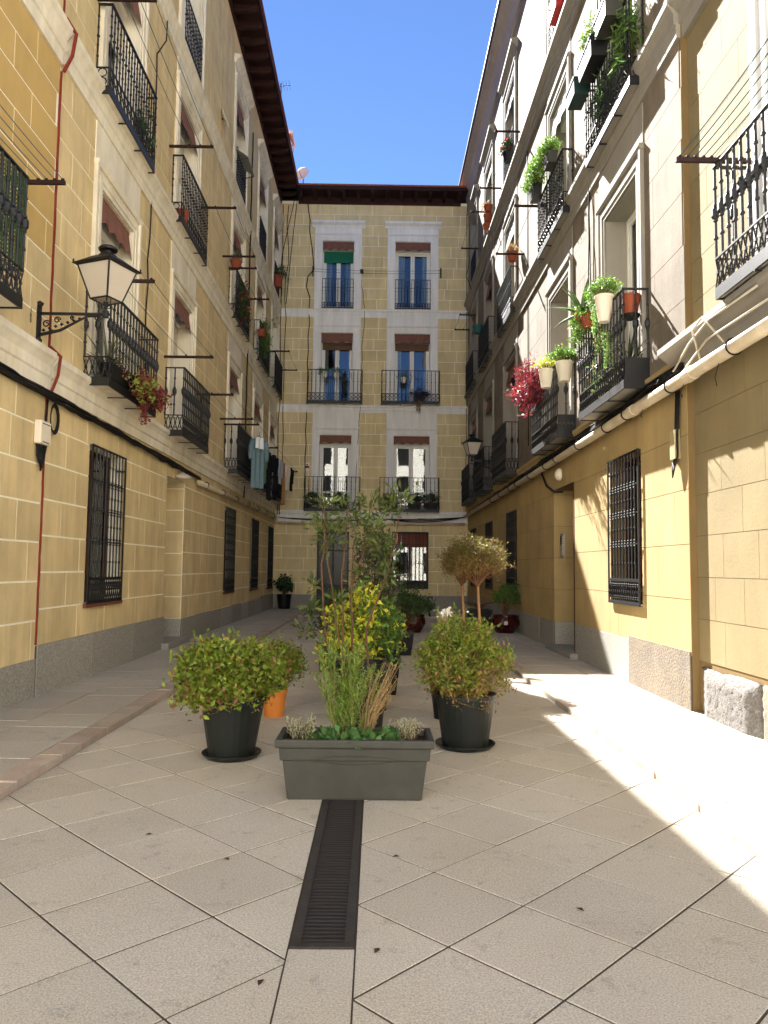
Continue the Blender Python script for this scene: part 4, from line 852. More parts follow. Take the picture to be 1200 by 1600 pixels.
# far pots
pot('red_pot', 'glossy dark red ceramic pot at the far end, standing in the middle', (.89, 18.0, 0), .17, .26, .42, REDGL, GPOT)
shrub('leafy_plant', 'dark green leafy plant in the glossy red pot', (.89, 18.0, .38), (.89, 18, .6), (.38, .34, .22), LF_DARK, n=60, per=22, sig=.05, size=.08, asp=.5, seed=16, lo=-.3)
pot('red_bowl', 'wide dark red bowl pot against the right wall', (2.98, 17.5, SW), .2, .31, .4, REDGL, GPOT)
shrub('strap_plant', 'upright leafy plant in the wide red bowl', (2.98, 17.5, SW+.36), (3.0, 17.5, .86), (.26, .24, .26), LF_MID, n=46, per=16, sig=.05, size=.11, asp=.25, seed=17)
pot('square_black_pot', 'square black tub with a bare branched shrub near the right wall', (2.6, 19.1, SW), .25, .29, .45, BLACKP, GPOT, square=True)
t = thing('bare_shrub', 'bare branched shrub in the black tub by the right wall', 'shrub', (2.6, 19.1, SW+.4), 0, GP); b = MB(); r2 = random.Random(8)
for k in range(16):
    a = r2.uniform(0, 6.28); p = [(0, 0, 0)]; L = r2.uniform(.35, .75)
    for i in range(1, 6): p.append((math.cos(a)*L*i/5*.9+r2.uniform(-.04, .04), math.sin(a)*L*i/5*.5+r2.uniform(-.04, .04), .12*i*L+.09*math.sin(i*1.2)+r2.uniform(-.02, .03)))
    b.tube(p, [.013, .011, .008, .006, .004, .002], 5)
b.obj('branches', BARK, t); rg_ = np.random.default_rng(3); link('leaves', leafmesh('leaves', rg_.normal(size=(420, 3))*np.array((.3, .15, .14))+np.array((0, 0, .35)), .04, .4, LF_BROWN, seed=3), t)
pot('black_pot', 'black pot in the far left corner', (-3.22, 26.7, SW), .2, .25, .5, BLACKP, GPOT)
shrub('corner_plant', 'dark glossy plant in the far left corner pot', (-3.22, 26.7, SW+.45), (-3.22, 26.7, .85), (.24, .22, .32), LF_DARK, n=34, per=14, sig=.05, size=.12, asp=.5, seed=18)

# ------------------------------------------------------------------ balcony plants (right side)
GB = 'plants on the balconies'; GBP = 'pots on the balconies'
pot('terracotta_pot', 'terracotta pot hung inside the near rail of the lit first floor balcony', (3.13, 9.18, 4.66), .085, .125, .27, TERRA, GBP); MB().lathe([(.10, -.02), (.125, .02), (.1, .02)], n=16).obj('saucer', BLACKP, bpy.data.objects['terracotta_pot'])
pot('cream_pot', 'cream pot with pale succulents hung outside the lit balcony rail', (2.885, 9.45, 4.68), .07, .12, .34, CREAMP, GBP)
shrub('jade_plant', 'rounded light green succulent bush in the cream pot', (2.885, 9.45, 4.96), (2.90, 9.62, 5.14), (.15, .3, .13), LF_BRIGHT, n=70, per=16, sig=.03, size=.035, asp=.6, seed=61, group=GB, cat='plant', lo=-.3)
trailing('donkey_tail', 'pale green trailing succulent hanging outside the lit balcony', (2.87, 9.72, 5.06), 12, .85, LF_SUCC, 62, GB, .028, wid=.09)
trailing('small_trailing_plant', 'lower hanging pale green succulent on the lit balcony rail', (2.94, 9.5, 4.55), 8, .5, LF_SUCC, 63, GB, .026, wid=.06)
pot('terracotta_pot', 'terracotta pot under the big agave on the lit balcony', (2.9, 10.55, 5.0), .08, .115, .2, TERRA, GBP)
blades('agave', 'big grey green agave reaching out from the lit balcony', (2.9, 10.55, 5.18), 16, .52, .065, LF_AGAVE, 64, GB, 1.25)
pot('terracotta_pot', 'terracotta pot at the far end of the lit balcony', (2.9, 10.2, 4.84), .075, .105, .19, TERRA, GBP)
shrub('jade_plant', 'light green jade plant spilling over the far end of the lit balcony', (2.9, 10.2, 5.0), (2.88, 10.45, 4.98), (.14, .48, .30), LF_BRIGHT, n=80, per=14, sig=.035, size=.04, asp=.6, seed=65, group=GB, cat='plant', lo=-.9, shell=.3)
blades('aloe', 'dark spiky aloe on the floor at the near end of the lit balcony', (3.12, 9.22, 4.08), 15, .48, .03, leafm('leaf_aloe', (66, 78, 58), .2), 66, GB, 1.05)
pot('black_pot', 'black pot under the spiky aloe on the lit balcony', (3.12, 9.22, 3.8), .10, .13, .28, BLACKP, GBP)
shrub('mixed_succulents', 'mixed small succulents standing on the floor of the lit balcony', (3.1, 10.0, 3.8), (3.1, 10.1, 4.15), (.1, .75, .35), LF_MID, n=60, per=14, sig=.04, size=.045, asp=.5, seed=67, group=GB, cat='plant', lo=-.9, shell=.2, second=(LF_DRY, lambda P, g: g.random(len(P)) < .25))
pot('cream_pot', 'large cream pot on the near corner of the second lit balcony', (3.1, 12.37, 4.64), .09, .145, .33, CREAMP, GBP)
shrub('jade_plant', 'green jade plant in the large cream pot', (3.1, 12.37, 4.92), (3.08, 12.37, 5.08), (.24, .2, .11), LF_BRIGHT, n=60, per=18, sig=.03, size=.04, asp=.6, seed=68, group=GB, cat='plant', lo=-.2)
pot('cream_pot', 'small cream pot with yellow leaves beside the red plant', (2.88, 12.75, 4.62), .08, .125, .32, CREAMP, GBP)
shrub('yellow_plant', 'yellow leaved plant in the small cream pot', (2.88, 12.75, 4.9), (2.87, 12.75, 5.02), (.15, .15, .09), LF_LIME, n=30, per=14, sig=.03, size=.045, asp=.4, seed=69, group=GB, cat='plant', lo=-.1)
trough('window_box', 'dark window box under the red plant on the balcony rail', (2.86, 13.7, 4.62), .6, .16, .15, BLACKP, GBP, R(90))
shrub('red_plant', 'bushy dark red plant spilling from the second lit balcony', (2.86, 13.7, 4.72), (2.80, 13.75, 4.86), (.26, .62, .38), LF_RED, n=120, per=26, sig=.05, size=.075, asp=.25, seed=70, group=GB, cat='plant', lo=-.9, shell=.35, up=.1)
trough('window_box', 'red window box on the floor of the second lit balcony', (3.1, 12.75, 3.80), .5, .18, .16, REDP, GBP, R(90))
trough('window_box', 'large grey window box at the top edge on the upper balcony rail', (3.0, 9.5, 8.7), .55, .26, .24, GREYP, GBP, R(90))
trough('window_box', 'long dark window box on the middle of the upper balcony rail', (2.99, 10.2, 8.6), .72, .26, .27, BLACKP, GBP, R(90))
trough('window_box', 'dark green window box at the far end of the upper balcony rail', (2.98, 10.95, 8.6), .5, .26, .24, mat('green_plastic', (24, 50, 46), .5, .1), GBP, R(90))
shrub('fern', 'arching green fern inside the near end of the upper balcony', (3.2, 9.3, 7.72), (3.2, 9.3, 8.45), (.08, .25, .5), LF_MID, n=50, per=14, sig=.06, size=.13, asp=.16, seed=71, group=GB, cat='plant', lo=-.9, shell=.2, up=-.2)
shrub('fern', 'dark ferns massed behind the middle of the upper balcony rail', (3.2, 10.1, 7.72), (3.2, 10.2, 8.25), (.06, .6, .4), LF_DARK, n=50, per=14, sig=.06, size=.12, asp=.16, seed=72, group=GB, cat='plant', lo=-.9, shell=.2, up=-.2)
shrub('bright_plant', 'bright green plant in the long box on the upper balcony', (3.0, 9.95, 8.84), (2.93, 10.0, 8.98), (.1, .24, .13), LF_BRIGHT, n=40, per=16, sig=.035, size=.05, asp=.45, seed=73, group=GB, cat='plant', lo=-.7)
trough('window_box', 'grey window box at the near side of the leafy upper balcony', (3.02, 12.95, 8.68), .4, .18, .2, GREYP, GBP, R(90))
trough('window_box', 'dark grey window box at the far side of the leafy upper balcony', (3.0, 14.1, 8.66), .45, .18, .24, DARKP, GBP, R(90))
shrub('bright_plant', 'bright green cushion plant in the nearer grey upper box', (3.02, 12.95, 8.86), (2.98, 13.05, 8.97), (.14, .36, .12), LF_BRIGHT, n=80, per=22, sig=.035, size=.045, asp=.5, seed=74, group=GB, cat='plant', lo=-.4)
shrub('bright_plant', 'bright green cascading plant in the farther grey upper box', (3.0, 14.05, 8.86), (2.93, 13.85, 8.98), (.18, .42, .24), LF_BRIGHT, n=100, per=24, sig=.04, size=.045, asp=.5, seed=75, group=GB, cat='plant', lo=-.8)
pot('orange_pot', 'orange pot on the rail of the third upper right balcony', (3.12, 17.3, 8.76), .09, .13, .22, TERRA, GBP)
shrub('small_plant', 'thin plant in the orange pot on the upper right rail', (3.12, 17.3, 8.94), (3.12, 17.3, 9.1), (.1, .1, .12), LF_DRY, n=16, per=10, sig=.03, size=.05, asp=.25, seed=76, group=GB, cat='plant')
trough('window_box', 'red window box on the top floor right rail near the top edge', (3.2, 13.2, 11.72), .62, .16, .2, REDP, GBP, R(90))
shrub('small_plant', 'small plant in the red top floor window box', (3.2, 13.2, 11.88), (3.2, 13.2, 12.0), (.06, .25, .1), LF_MID, n=24, per=10, sig=.03, size=.05, asp=.4, seed=85, group=GB, cat='plant')
pot('black_pot', 'dark pot on the top floor rail with red flowers', (3.2, 18.3, 11.75), .1, .14, .24, BLACKP, GBP)
shrub('geranium', 'red geranium in the dark top floor pot', (3.2, 18.3, 11.95), (3.17, 18.25, 12.1), (.12, .25, .16), LF_DARK, n=40, per=12, sig=.03, size=.05, asp=.7, seed=77, group=GB, cat='plant', flowers=(FLOWER, 70))
for k, z in enumerate((11.45, 11.68, 11.91)): pot('terracotta_pot', ['lowest', 'middle', 'highest'][k]+' of three red clay pots on the far top floor rail', (3.15, 21.55-.12*k, z), .09, .13, .2, TERRA, GBP)
shrub('dry_plant', 'pale dry plant above the three red clay pots', (3.15, 21.4, 12.05), (3.1, 21.6, 12.2), (.12, .25, .14), LF_DRY, n=24, per=10, sig=.03, size=.06, asp=.2, seed=78, group=GB, cat='plant')
pot('teal_pot', 'teal pot with spiky plant on the far right upper rail', (3.03, 22.6, 8.70), .12, .17, .22, mat('teal_plastic', (20, 84, 84), .5, .1), GBP)
blades('small_aloe', 'small spiky plant in the teal pot', (3.03, 22.6, 8.90), 10, .22, .02, LF_DARK, 79, GB, 1.1)
# left side
trough('window_box', 'dark window box on the floor of the near left balcony', (-3.46, 9.8, 3.87), .7, .18, .2, BLACKP, GBP, R(90))
blades('spiky_plant', 'spiky long leaved plant on the near left balcony', (-3.5, 9.6, 4.05), 20, .58, .028, leafm('leaf_spiky', (120, 126, 88), .3), 81, GB, 1.0)
trough('window_box', 'dark window box hung outside the near left balcony', (-3.31, 10.6, 3.88), 1.2, .14, .16, BLACKP, GBP, R(90))
shrub('red_succulent', 'red and green succulents cascading from the near left balcony', (-3.31, 10.5, 4.0), (-3.26, 10.55, 3.95), (.13, .68, .17), LF_RED, n=110, per=16, sig=.04, size=.05, asp=.6, seed=82, group=GB, cat='plant', second=(LF_ROSE, lambda P, g: (g.random(len(P)) < np.where(P[:, 1] < 0, .55, .15))), lo=-.9, shell=.3)
trailing('red_trailer', 'red strand hanging below the near left balcony', (-3.3, 10.6, 3.84), 6, .36, LF_RED, 83, GB, .035, wid=.05)
shrub('green_climber', 'green plant behind the rails of the upper near left balcony', (-3.62, 11.0, 7.7), (-3.6, 11.0, 8.0), (.06, .3, .3), LF_DARK, n=30, per=14, sig=.04, size=.06, asp=.4, seed=84, group=GB, cat='plant')
pot('terracotta_pot', 'terracotta pot behind the rail of the second upper left balcony', (-3.62, 13.35, 7.7), .09, .13, .24, TERRA, GBP)
shrub('flowering_plants', 'red flowering plants crowding the third upper left balcony', (-3.58, 19.0, 7.72), (-3.52, 19.1, 8.15), (.12, .85, .5), LF_DARK, n=110, per=14, sig=.05, size=.06, asp=.5, seed=86, group=GB, cat='plant', lo=-.9, shell=.2, flowers=(FLOWER, 130))
pot('terracotta_pot', 'terracotta pot on the near rail of the third upper left balcony', (-3.55, 18.2, 8.85), .1, .14, .2, TERRA, GBP)
shrub('small_plant', 'small green plant in the pot on the third upper left rail', (-3.55, 18.2, 9.0), (-3.55, 18.25, 9.1), (.12, .15, .1), LF_MID, n=24, per=12, sig=.03, size=.05, asp=.3, seed=87, group=GB, cat='plant')
shrub('hanging_greens', 'hanging greenery on the fourth upper left balcony', (-3.53, 22.2, 8.8), (-3.47, 22.6, 8.4), (.14, .75, .6), LF_MID, n=100, per=14, sig=.05, size=.075, asp=.3, seed=88, group=GB, cat='plant', lo=-.9, shell=.2)
pot('terracotta_pot', 'terracotta pot hanging at the fourth upper left balcony', (-3.48, 21.95, 8.3), .09, .13, .2, TERRA, GBP)
pot('terracotta_pot', 'terracotta pot on the top floor left rail near the corner', (-3.58, 25.9, 11.3), .13, .18, .4, TERRA, GBP)
shrub('grey_plant', 'grey green plant in the top floor corner pot on the left', (-3.58, 25.9, 11.6), (-3.45, 25.9, 11.75), (.22, .3, .32), LF_DARK, n=40, per=12, sig=.05, size=.08, asp=.25, seed=89, group=GB, cat='plant')
# back building balconies
for k, (x, lb) in enumerate(((-2.35, 'dark planted box at the left end of the lower left back balcony'), (-1.3, 'dark planted box at the right end of the lower left back balcony'), (.5, 'dark planted box at the left end of the lower right back balcony'), (1.35, 'dark planted box in the middle of the lower right back balcony'), (1.95, 'dark planted box at the right end of the lower right back balcony'))):
    trough('window_box', lb, (x, YB-.22, 3.62), .5, .18, .24, BLACKP, GBP)
    shrub('box_plant', lb.replace('dark planted box', 'dark green foliage'), (x, YB-.22, 3.84), (x, YB-.24, 4.02), (.26, .1, .16), LF_DARK, n=34, per=16, sig=.04, size=.06, asp=.5, seed=130+k, group=GB, cat='plant')
for k, (x, z, lb) in enumerate(((-1.98, 8.45, 'white pot hung left on the middle left back balcony'), (-1.55, 8.45, 'white pot hung right on the middle left back balcony'), (.92, 8.28, 'white pot hung on the middle right back balcony'))):
    pot('white_pot', lb, (x, YB-.20, z), .07, .1, .2, CREAMP, GBP); shrub('pot_plant', lb.replace('white pot', 'leafy plant'), (x, YB-.2, z+.17), (x, YB-.22, z+.22), (.2, .1, .13), LF_MID, n=26, per=12, sig=.03, size=.05, asp=.4, seed=140+k, group=GB, cat='plant', lo=-.8)
shrub('hanging_plant', 'long hanging plant on the middle left back balcony', (-1.25, YB-.2, 8.6), (-1.25, YB-.22, 8.2), (.14, .08, .45), LF_DARK, n=50, per=12, sig=.03, size=.05, asp=.4, seed=145, group=GB, cat='plant', lo=-.95, shell=.2)
shrub('dark_heap', 'dark drooping plant on the rail of the middle right back balcony', (1.55, YB-.33, 7.6), (1.55, YB-.36, 7.82), (.32, .12, .2), leafm('leaf_deep', (44, 34, 36)), n=60, per=14, sig=.04, size=.06, asp=.35, seed=146, group=GB, cat='plant', lo=-.9)
trailing('dead_trailer', 'dry strands hanging below the middle right back balcony', (1.48, YB-.36, 7.62), 4, .5, LF_BROWN, 147, GB, .05, wid=.1)

# ------------------------------------------------------------------ street lanterns
def lantern(label, wall, out, z, sc=1., s=1, rot=0.):
    """four sided tapered lantern on a scrolled wall bracket; s = +1 when the arm points to +x"""
    t = thing('wall_lantern', label, 'lantern', (wall[0], wall[1], z), 0 if s > 0 else R(180), 'wall lanterns')
    b = MB(); b.box(.002, -.035, -.28, .03, .035, .1).lathe([(.03, .1), (.045, .13), (.001, .16)], (.02, 0, 0), 8).lathe([(.03, -.34), (.04, -.3), (.04, -.27)], (.02, 0, 0), 8); b.obj('wall_plate', IRON, t)
    b = MB(); L = out
    b.box(.03, -.012, .0, L+.06, .012, .028)
    b.tube([(.04, 0, -.22), (L*.35, 0, -.17), (L*.6, 0, -.07), (L*.75, 0, -.012), (L*.95, 0, -.008)], [.02, .018, .014, .012, .01], 6)
    for cx, cz, r in ((.30*L, -.055, .038), (.14*L, -.1, .045), (.52*L, -.03, .022), (.9*L, -.03, .03), (.22*L, -.19, .028)):
        b.tube([(cx+r*(1-.1*k/2)*math.cos(k*.6), 0, cz+r*(1-.1*k/2)*math.sin(k*.6)) for k in range(15)], .008, 5)
    for k in range(7): b.lathe([(.001, -.02), (.022, 0), (.001, .02)], (.1*L+.09*L*k, 0, -.17+.022*k), 6)
    b.obj('bracket', IRON, t)
    b = MB(); b.lathe([(.035, -.02), (.035, .05), (.02, .06), (.016, .12), (.03, .15)], (L+.02, 0, 0), 10)
    for a in range(4): q = R(45)+a*R(90); b.tube([(L+.02+math.cos(q)*.02, math.sin(q)*.02, .09), (L+.02+math.cos(q)*.1, math.sin(q)*.1, .1), (L+.02+math.cos(q)*.115, math.sin(q)*.115, .16)], .006, 5)
    b.obj('stem', IRON, t)
    def sq(h, z): return [(L+.02+h*2**.5*math.cos(R(45)+rot+k*R(90)), h*2**.5*math.sin(R(45)+rot+k*R(90)), z) for k in range(4)]
    zb, zm, zt = .15, .17, .53; hb, ht = .115, .215
    fr = MB()
    lo, hi = sq(hb, zm), sq(ht, zt)
    for k in range(4): fr.tube([lo[k], hi[k]], .011, 4); fr.tube([lo[k], lo[(k+1) % 4]], .011, 4); fr.tube([hi[k], hi[(k+1) % 4]], .012, 4); fr.tube([lo[k], sq(.06, .14)[k]], .008, 4)
    fr.obj('frame', IRON, t)
    for k in range(4):
        a, b_, c, d_ = lo[k], lo[(k+1) % 4], hi[(k+1) % 4], hi[k]
        MB().add([a, b_, c, d_], [(0, 1, 2, 3)]).obj('pane', LAMPG, t)
    MB().add(sq(hb*.98, zm+.002), [(0, 1, 2, 3)]).obj('bottom_pane', LAMPG, t)
    r_ = MB(); lv = [sq(ht+.035, zt), sq(ht+.045, zt+.012), sq(ht+.01, zt+.03), sq(.11, zt+.12), sq(.07, zt+.14), sq(.06, zt+.16)]
    r_.add([p for l in lv for p in l], [(3, 2, 1, 0)]+[(i*4+j, i*4+(j+1) % 4, i*4+4+(j+1) % 4, i*4+4+j) for i in range(5) for j in range(4)]+[(20, 21, 22, 23)])
    r_.lathe([(.05, .15), (.05, .19), (.1, .2), (.105, .215), (.09, .235), (.02, .24)], (L+.02, 0, zt), 14)
    for p in sq(ht+.03, zt+.02): r_.lathe([(.008, 0), (.012, .02), (.001, .035)], p, 6)
    r_.obj('roof', IRON, t); return t
lantern('black street lantern on a scrolled bracket at the left', (XL, 8.1, 0), .72, 4.22, rot=R(-22))
lantern('black street lantern on the far right wall', (XR, 21.6, 0), .56, 4.62, s=-1, rot=R(10))

# ------------------------------------------------------------------ pipes and cables
def run(name, label, cat, paths, m, rad, n=6, group=None):
    t = thing(name, label, cat, paths[0][0], 0, group); o = Vector(paths[0][0])
    for p in paths: MB().tube([Vector(q)-o for q in p], rad, n).obj('strand' if len(paths) > 1 else 'length', m, t, smooth=True)
    return t
def sagline(p, q, sag, n=8): return [tuple(p[k]+(q[k]-p[k])*i/n-(sag*4*(i/n)*(1-i/n) if k == 2 else 0) for k in range(3)) for i in range(n+1)]
def wobble(p, q, a, n, seed): r2 = random.Random(seed); return [tuple(p[k]+(q[k]-p[k])*i/n+(r2.uniform(-a, a) if 0 < i < n else 0) for k in range(3)) for i in range(n+1)]
t = thing('conduit_pipe', 'pale plastic conduit pipe along the far left wall', 'pipe', (XL+.09, 15.3, 3.2)); o = Vector(t.location)
MB().tube([Vector(p)-o for p in ((XL+.09, 15.3, 3.2), (XL+.09, 18, 3.22), (XL+.09, 27.2, 3.3))], .055, 10).obj('tube', PIPE, t, smooth=True)
cl_ = MB().ring((0, 0, 0), .064, .01, 1, 12).mesh('clamp', CABLE)
for k in range(7): link('clamp', cl_, t, (0, .7+1.75*k, .02+.013*k))
t = thing('conduit_pipe', 'pale plastic conduit pipe across the back wall', 'pipe', (XL+.1, YB-.1, 3.1)); MB().tube([(0, 0, 0), (3.5, 0, .0), (6.84, 0, .03)], .055, 10).obj('tube', PIPE, t, smooth=True); MB().tube([(0, -.05, .2), (0, 0, .05), (.0, 0, -.05)], .06, 8).obj('elbow', PIPE, t)
t = thing('conduit_pipe', 'thick pale conduit pipe strapped along the right wall', 'pipe', (XR-.13, 5.0, 3.52))
MB().tube([(0, 0, 0), (0, 2.6, -.01), (0, 5, -.03), (0, 9, -.07), (0, 22.2, -.12)], [.068, .066, .062, .058, .058], 12).obj('tube', PIPE, t, smooth=True)
MB().tube([(0, 2.45, -.01), (0, 2.62, -.012)], .076, 12).obj('coupling', PIPE, t); MB().tube([(0, 4.2, -.024), (0, 4.36, -.026)], .073, 12).obj('coupling', PIPE, t)
cl2 = MB().ring((0, 0, 0), .076, .009, 1, 14).mesh('strap', CABLE)
for k in range(12): link('strap', cl2, t, (0, 1.6+1.25*k+.2*(k % 3), -.003-.0085*k))
for k, (y_, s_) in enumerate(((1.9, .2), (2.7, .12), (3.9, .1))): MB().tube([(0, y_, -.06), (-.02, y_+.05, -.1-s_*.5), (.03, y_+.12, -.06-s_)], .004, 4).obj('loose_tie', CABLE, t)
run('cable_bundle', 'thick bundle of black cables under the left cornice', 'cables', [wobble((XL+.05+.02*(k % 3), 5.5, 3.40+.025*(k//3)), (XL+.05+.02*(k % 3), 15.5, 3.36+.025*(k//3)-.08), .02, 26, 200+k) for k in range(8)], CABLE, .016)
run('cable_bundle', 'bundle of black cables above the right conduit pipe', 'cables', [wobble((XR-.06-.02*(k % 3), 7.9, 3.66+.03*(k//3)), (XR-.06-.02*(k % 3), 27.2, 3.44+.02*(k//3)), .022, 40, 220+k) for k in range(8)], CABLE, .017)
run('cable_bundle', 'black cables sagging across the back wall band', 'cables', [sagline((XL+.2, YB-.13, 3.3), (0.3, YB-.14, 3.28), .06+.03*k, 14) for k in range(2)]+[sagline((0.3, YB-.14, 3.28), (3.2, YB-.13, 3.38), .14-.05*k, 14) for k in range(3)]+[sagline((1.5, YB-.13, 3.3), (3.2, YB-.13, 3.36), .02, 6)], CABLE, .016)
run('drop_cable', 'dark cable climbing the left of the back wall', 'cables', [wobble((-2.66, YB-.03, 3.5), (-2.58, YB-.03, 11.5), .03, 16, 240), [(-2.58, YB-.03, 11.5), (-2.72, YB-.04, 11.9), (-2.66, YB-.04, 12.3), (-2.45, YB-.05, 12.55)], wobble((-2.45, YB-.05, 12.55), (-2.72, YB-.03, 15.1), .03, 8, 241)], CABLE, .018)
run('drop_cable', 'thin cable hanging between the back windows', 'cables', [wobble((-.72, YB-.03, 12.5), (-.55, YB-.02, 11.1), .02, 8, 242), wobble((-.55, YB-.1, 11.0), (-.78, YB-.03, 4.6), .03, 14, 243)], CABLE, .010)
run('drop_cable', 'cable falling along the far left corner', 'cables', [wobble((XL+.12, YB-.12, 3.4), (XL+.1, YB-.1, 15), .03, 20, 244), wobble((XL+.2, YB-.1, 3.4), (XL+.3, YB-.05, 15.0), .05, 16, 245), [(-3.05, YB-.75, 15.3), (-3.35, YB-.4, 14.2), (-3.6, YB-.15, 13.2), (-3.62, YB-.12, 11.5)], [(-3.0, YB-.75, 15.3), (-3.3, YB-.2, 13), (-3.45, YB-.1, 11.2)]], CABLE, .014)
run('drop_cable', 'cable falling along the far right corner', 'cables', [wobble((XR-.08, YB-.06, 3.5), (XR-.06, YB-.05, 15), .02, 18, 246), [(XR-.06, 26.6, 12.7), (XR-.25, 25.9, 11.8), (XR-.2, 25.0, 11.0)]], CABLE, .013)
run('drop_cable', 'dark cable running up the left wall between the near balconies', 'cables', [wobble((XL+.03, 11.75, 5.2), (XL+.03, 11.85, 9.9), .012, 12, 247), [(XL+.04, 11.85, 9.9), (XL+.1, 12.1, 10.3), (XL+.05, 12.3, 10.8)]], CABLE, .011)
run('drop_cable', 'dark cable running up the left wall between the far balconies', 'cables', [wobble((XL+.06, 20.75, 3.4), (XL+.06, 20.8, 13.9), .012, 22, 248)], CABLE, .02)
run('drop_cable', 'twisted cable running up the right wall between the balconies', 'cables', [wobble((XR-.03, 11.35, 3.6), (XR-.03, 11.45, 9.0), .015, 14, 249), wobble((XR-.05, 11.38, 3.6), (XR-.05, 11.42, 8.2), .02, 12, 250), [(XR-.02, 16.3, 4.2), (XR-.02, 16.35, 11.0)]], CABLE, .009)
run('wall_cables', 'pale and dark cables looped over the white right cornice', 'cables', [[(XR-.12, 8.0, 3.66), (XR-.2, 7.4, 3.78), (XR-.22, 6.9, 3.86), (XR-.22, 6.0, 3.84)], [(XR-.1, 7.9, 3.58), (XR-.2, 7.0, 3.7), (XR-.2, 5.6, 3.68)], [(XR-.12, 7.3, 3.55), (XR-.25, 7.2, 3.85), (XR-.26, 6.95, 3.9), (XR-.15, 6.75, 3.6)]], mat('grey_cable', (190, 180, 160), .6, .1), .011)
# cable boxes
t = thing('junction_box', 'white cable junction box on the left wall', 'junction box', (XL, 8.24, 2.93)); o = MB().box(.01, -.13, -.12, .09, .13, .14).obj('box', CREAMP, t); bv = o.modifiers.new('b', 'BEVEL'); bv.width = .015; bv.segments = 2
MB().box(.0905, -.08, -.10, .092, .08, -.09).box(.0905, -.10, .1, .093, .10, .108).obj('vents', CABLE, t)
for k in range(5): MB().tube([(.03+.008*k, -.08+.04*k, -.12), (.04, -.09+.035*k, -.25-.02*k), (.05, -.01, -.36-.012*k), (.04, .09-.02*k, -.25), (.03, .10+.01*(k % 2), .0), (.04, .12, .45)], .011, 6).obj('cable', CABLE, t, smooth=True)
b = MB()
for k in range(4): b.tube([(.05+.004*k, .27+(.085+.01*k)*math.cos(a*.42), .22+(.14+.012*k)*math.sin(a*.42)) for a in range(16)], .007, 5, False)
b.obj('cable_coil', CABLE, t)
t = thing('junction_box', 'slim grey cable box with hanging wires on the right wall', 'junction box', (XR, 8.2, 2.85)); MB().box(-.07, -.07, -.12, -.009, .07, .2).obj('box', mat('beige_plastic', (170, 154, 112), .6, .08), t)
for k in range(6): MB().tube([(-.03, -.12+.02*k, .62), (-.05, -.11+.015*k, .2), (-.05, -.1+.02*k, -.1), (-.06, -.03+.012*k, -.22-.02*k), (-.05, .05, -.15)], .008, 5).obj('cable', CABLE, t, smooth=True)
# lamps over the doors
t = thing('door_lamp', 'shallow glass lamp over the left doorway', 'lamp', (XL+.12, 13.95, 3.13)); MB().lathe([(.02, .1), (.05, .08), (.16, .03), (.17, .01), (.12, -.03), (.001, -.045)], n=18).obj('shade', LAMPG, t, smooth=True); MB().tube([(0, 0, .08), (0, .02, .16), (-.1, .0, .2)], .012, 6).obj('arm', IRON, t)
t = thing('door_lamp', 'round white bulkhead lamp over the right doorway', 'lamp', (XR, 13.5, 3.22)); q = MB().lathe([(.11, 0), (.115, .03), (.1, .07), (.06, .1), (.001, .11)], n=18).obj('globe', CREAMP, t, smooth=True); q.rotation_euler = (0, R(-90), 0)
t = thing('door_cable', 'thick black cable looping down to the right door', 'cable', (XR-.08, 14.6, 3.5)); MB().tube([(0, 0, .05), (-.03, -.05, -.15), (0, -.3, -.4), (.04, -.75, -.56), (.08, -1.2, -.6)], .022, 8).obj('loop', CABLE, t, smooth=True)

# ------------------------------------------------------------------ clothes lines
def arm_set(label, wall, s, z, ys, out, tipz=0., holes=True, lines=2, width=.04):
    """wooden or iron arms sticking out of the wall with lines strung between"""
    t = thing('clothes_line', label, 'clothes line', (wall, ys[0], z), 0, 'clothes lines'); L = ys[-1]-ys[0]
    for y_ in ys:
        a = MB().box(0 if s > 0 else -out, -.018, -width/2, out if s > 0 else 0, .018, width/2)
        for k in range(lines): x = s*(out*.45+out*.5*k/max(1, lines-1)); a.lathe([(.014, width/2), (.02, width/2+.012), (.012, width/2+.024)], (x, 0, 0), 8)
        a.obj('arm', mat('arm_wood', (46, 28, 24), .8, .2, 9), t, (0, y_-ys[0], 0))
    if L > .1:
        for k in range(lines): x = s*(out*.45+out*.5*k/max(1, lines-1)); MB().tube(sagline((x, 0, width/2+.015), (x, L, width/2+.015), .03, 8), .0055, 4).obj('line', mat('line_cord', (58, 96, 110), .7, .1), t)
    return t
arm_set('clothes line with dark arm at the near left screened balcony', XL, 1, 5.4, (5.2, 7.49), .5, lines=4)
arm_set('clothes line behind the left street lantern', XL, 1, 5.12, (9.42, 12.9), .86)
arm_set('clothes line above the upper near left balcony', XL, 1, 8.86, (9.36, 12.8), .78, lines=3)
arm_set('clothes line beside the second lower left balcony', XL, 1, 4.97, (15.1, 17.6), .8)
arm_set('clothes line beside the second upper left balcony', XL, 1, 8.82, (14.98, 17.4), .78)
arm_set('clothes line at the third upper left balcony', XL, 1, 8.84, (18.15, 20.3), .7)
arm_set('long clothes line hung with laundry at the far lower left balconies', XL, 1, 4.93, (18.08, 21.6, 27.0), .86)
arm_set('clothes line at the far upper left corner', XL, 1, 8.64, (24.6, 27.0), .78)
arm_set('coloured clothes lines over the near right balcony', XR+.08, -1, 5.22, (4.6, 6.56), .72, lines=6)
arm_set('clothes line at the second upper right balcony', XR, -1, 8.72, (14.5, 16.8), .66)
arm_set('clothes line on the top floor right wall', XR, -1, 11.95, (17.3, 20.0), .6)
arm_set('clothes line at the far upper right windows', XR, -1, 12.2, (21.9, 24.5), .6)
arm_set('clothes line in the far right corner', XR, -1, 10.1, (25.0, 26.6), .6)
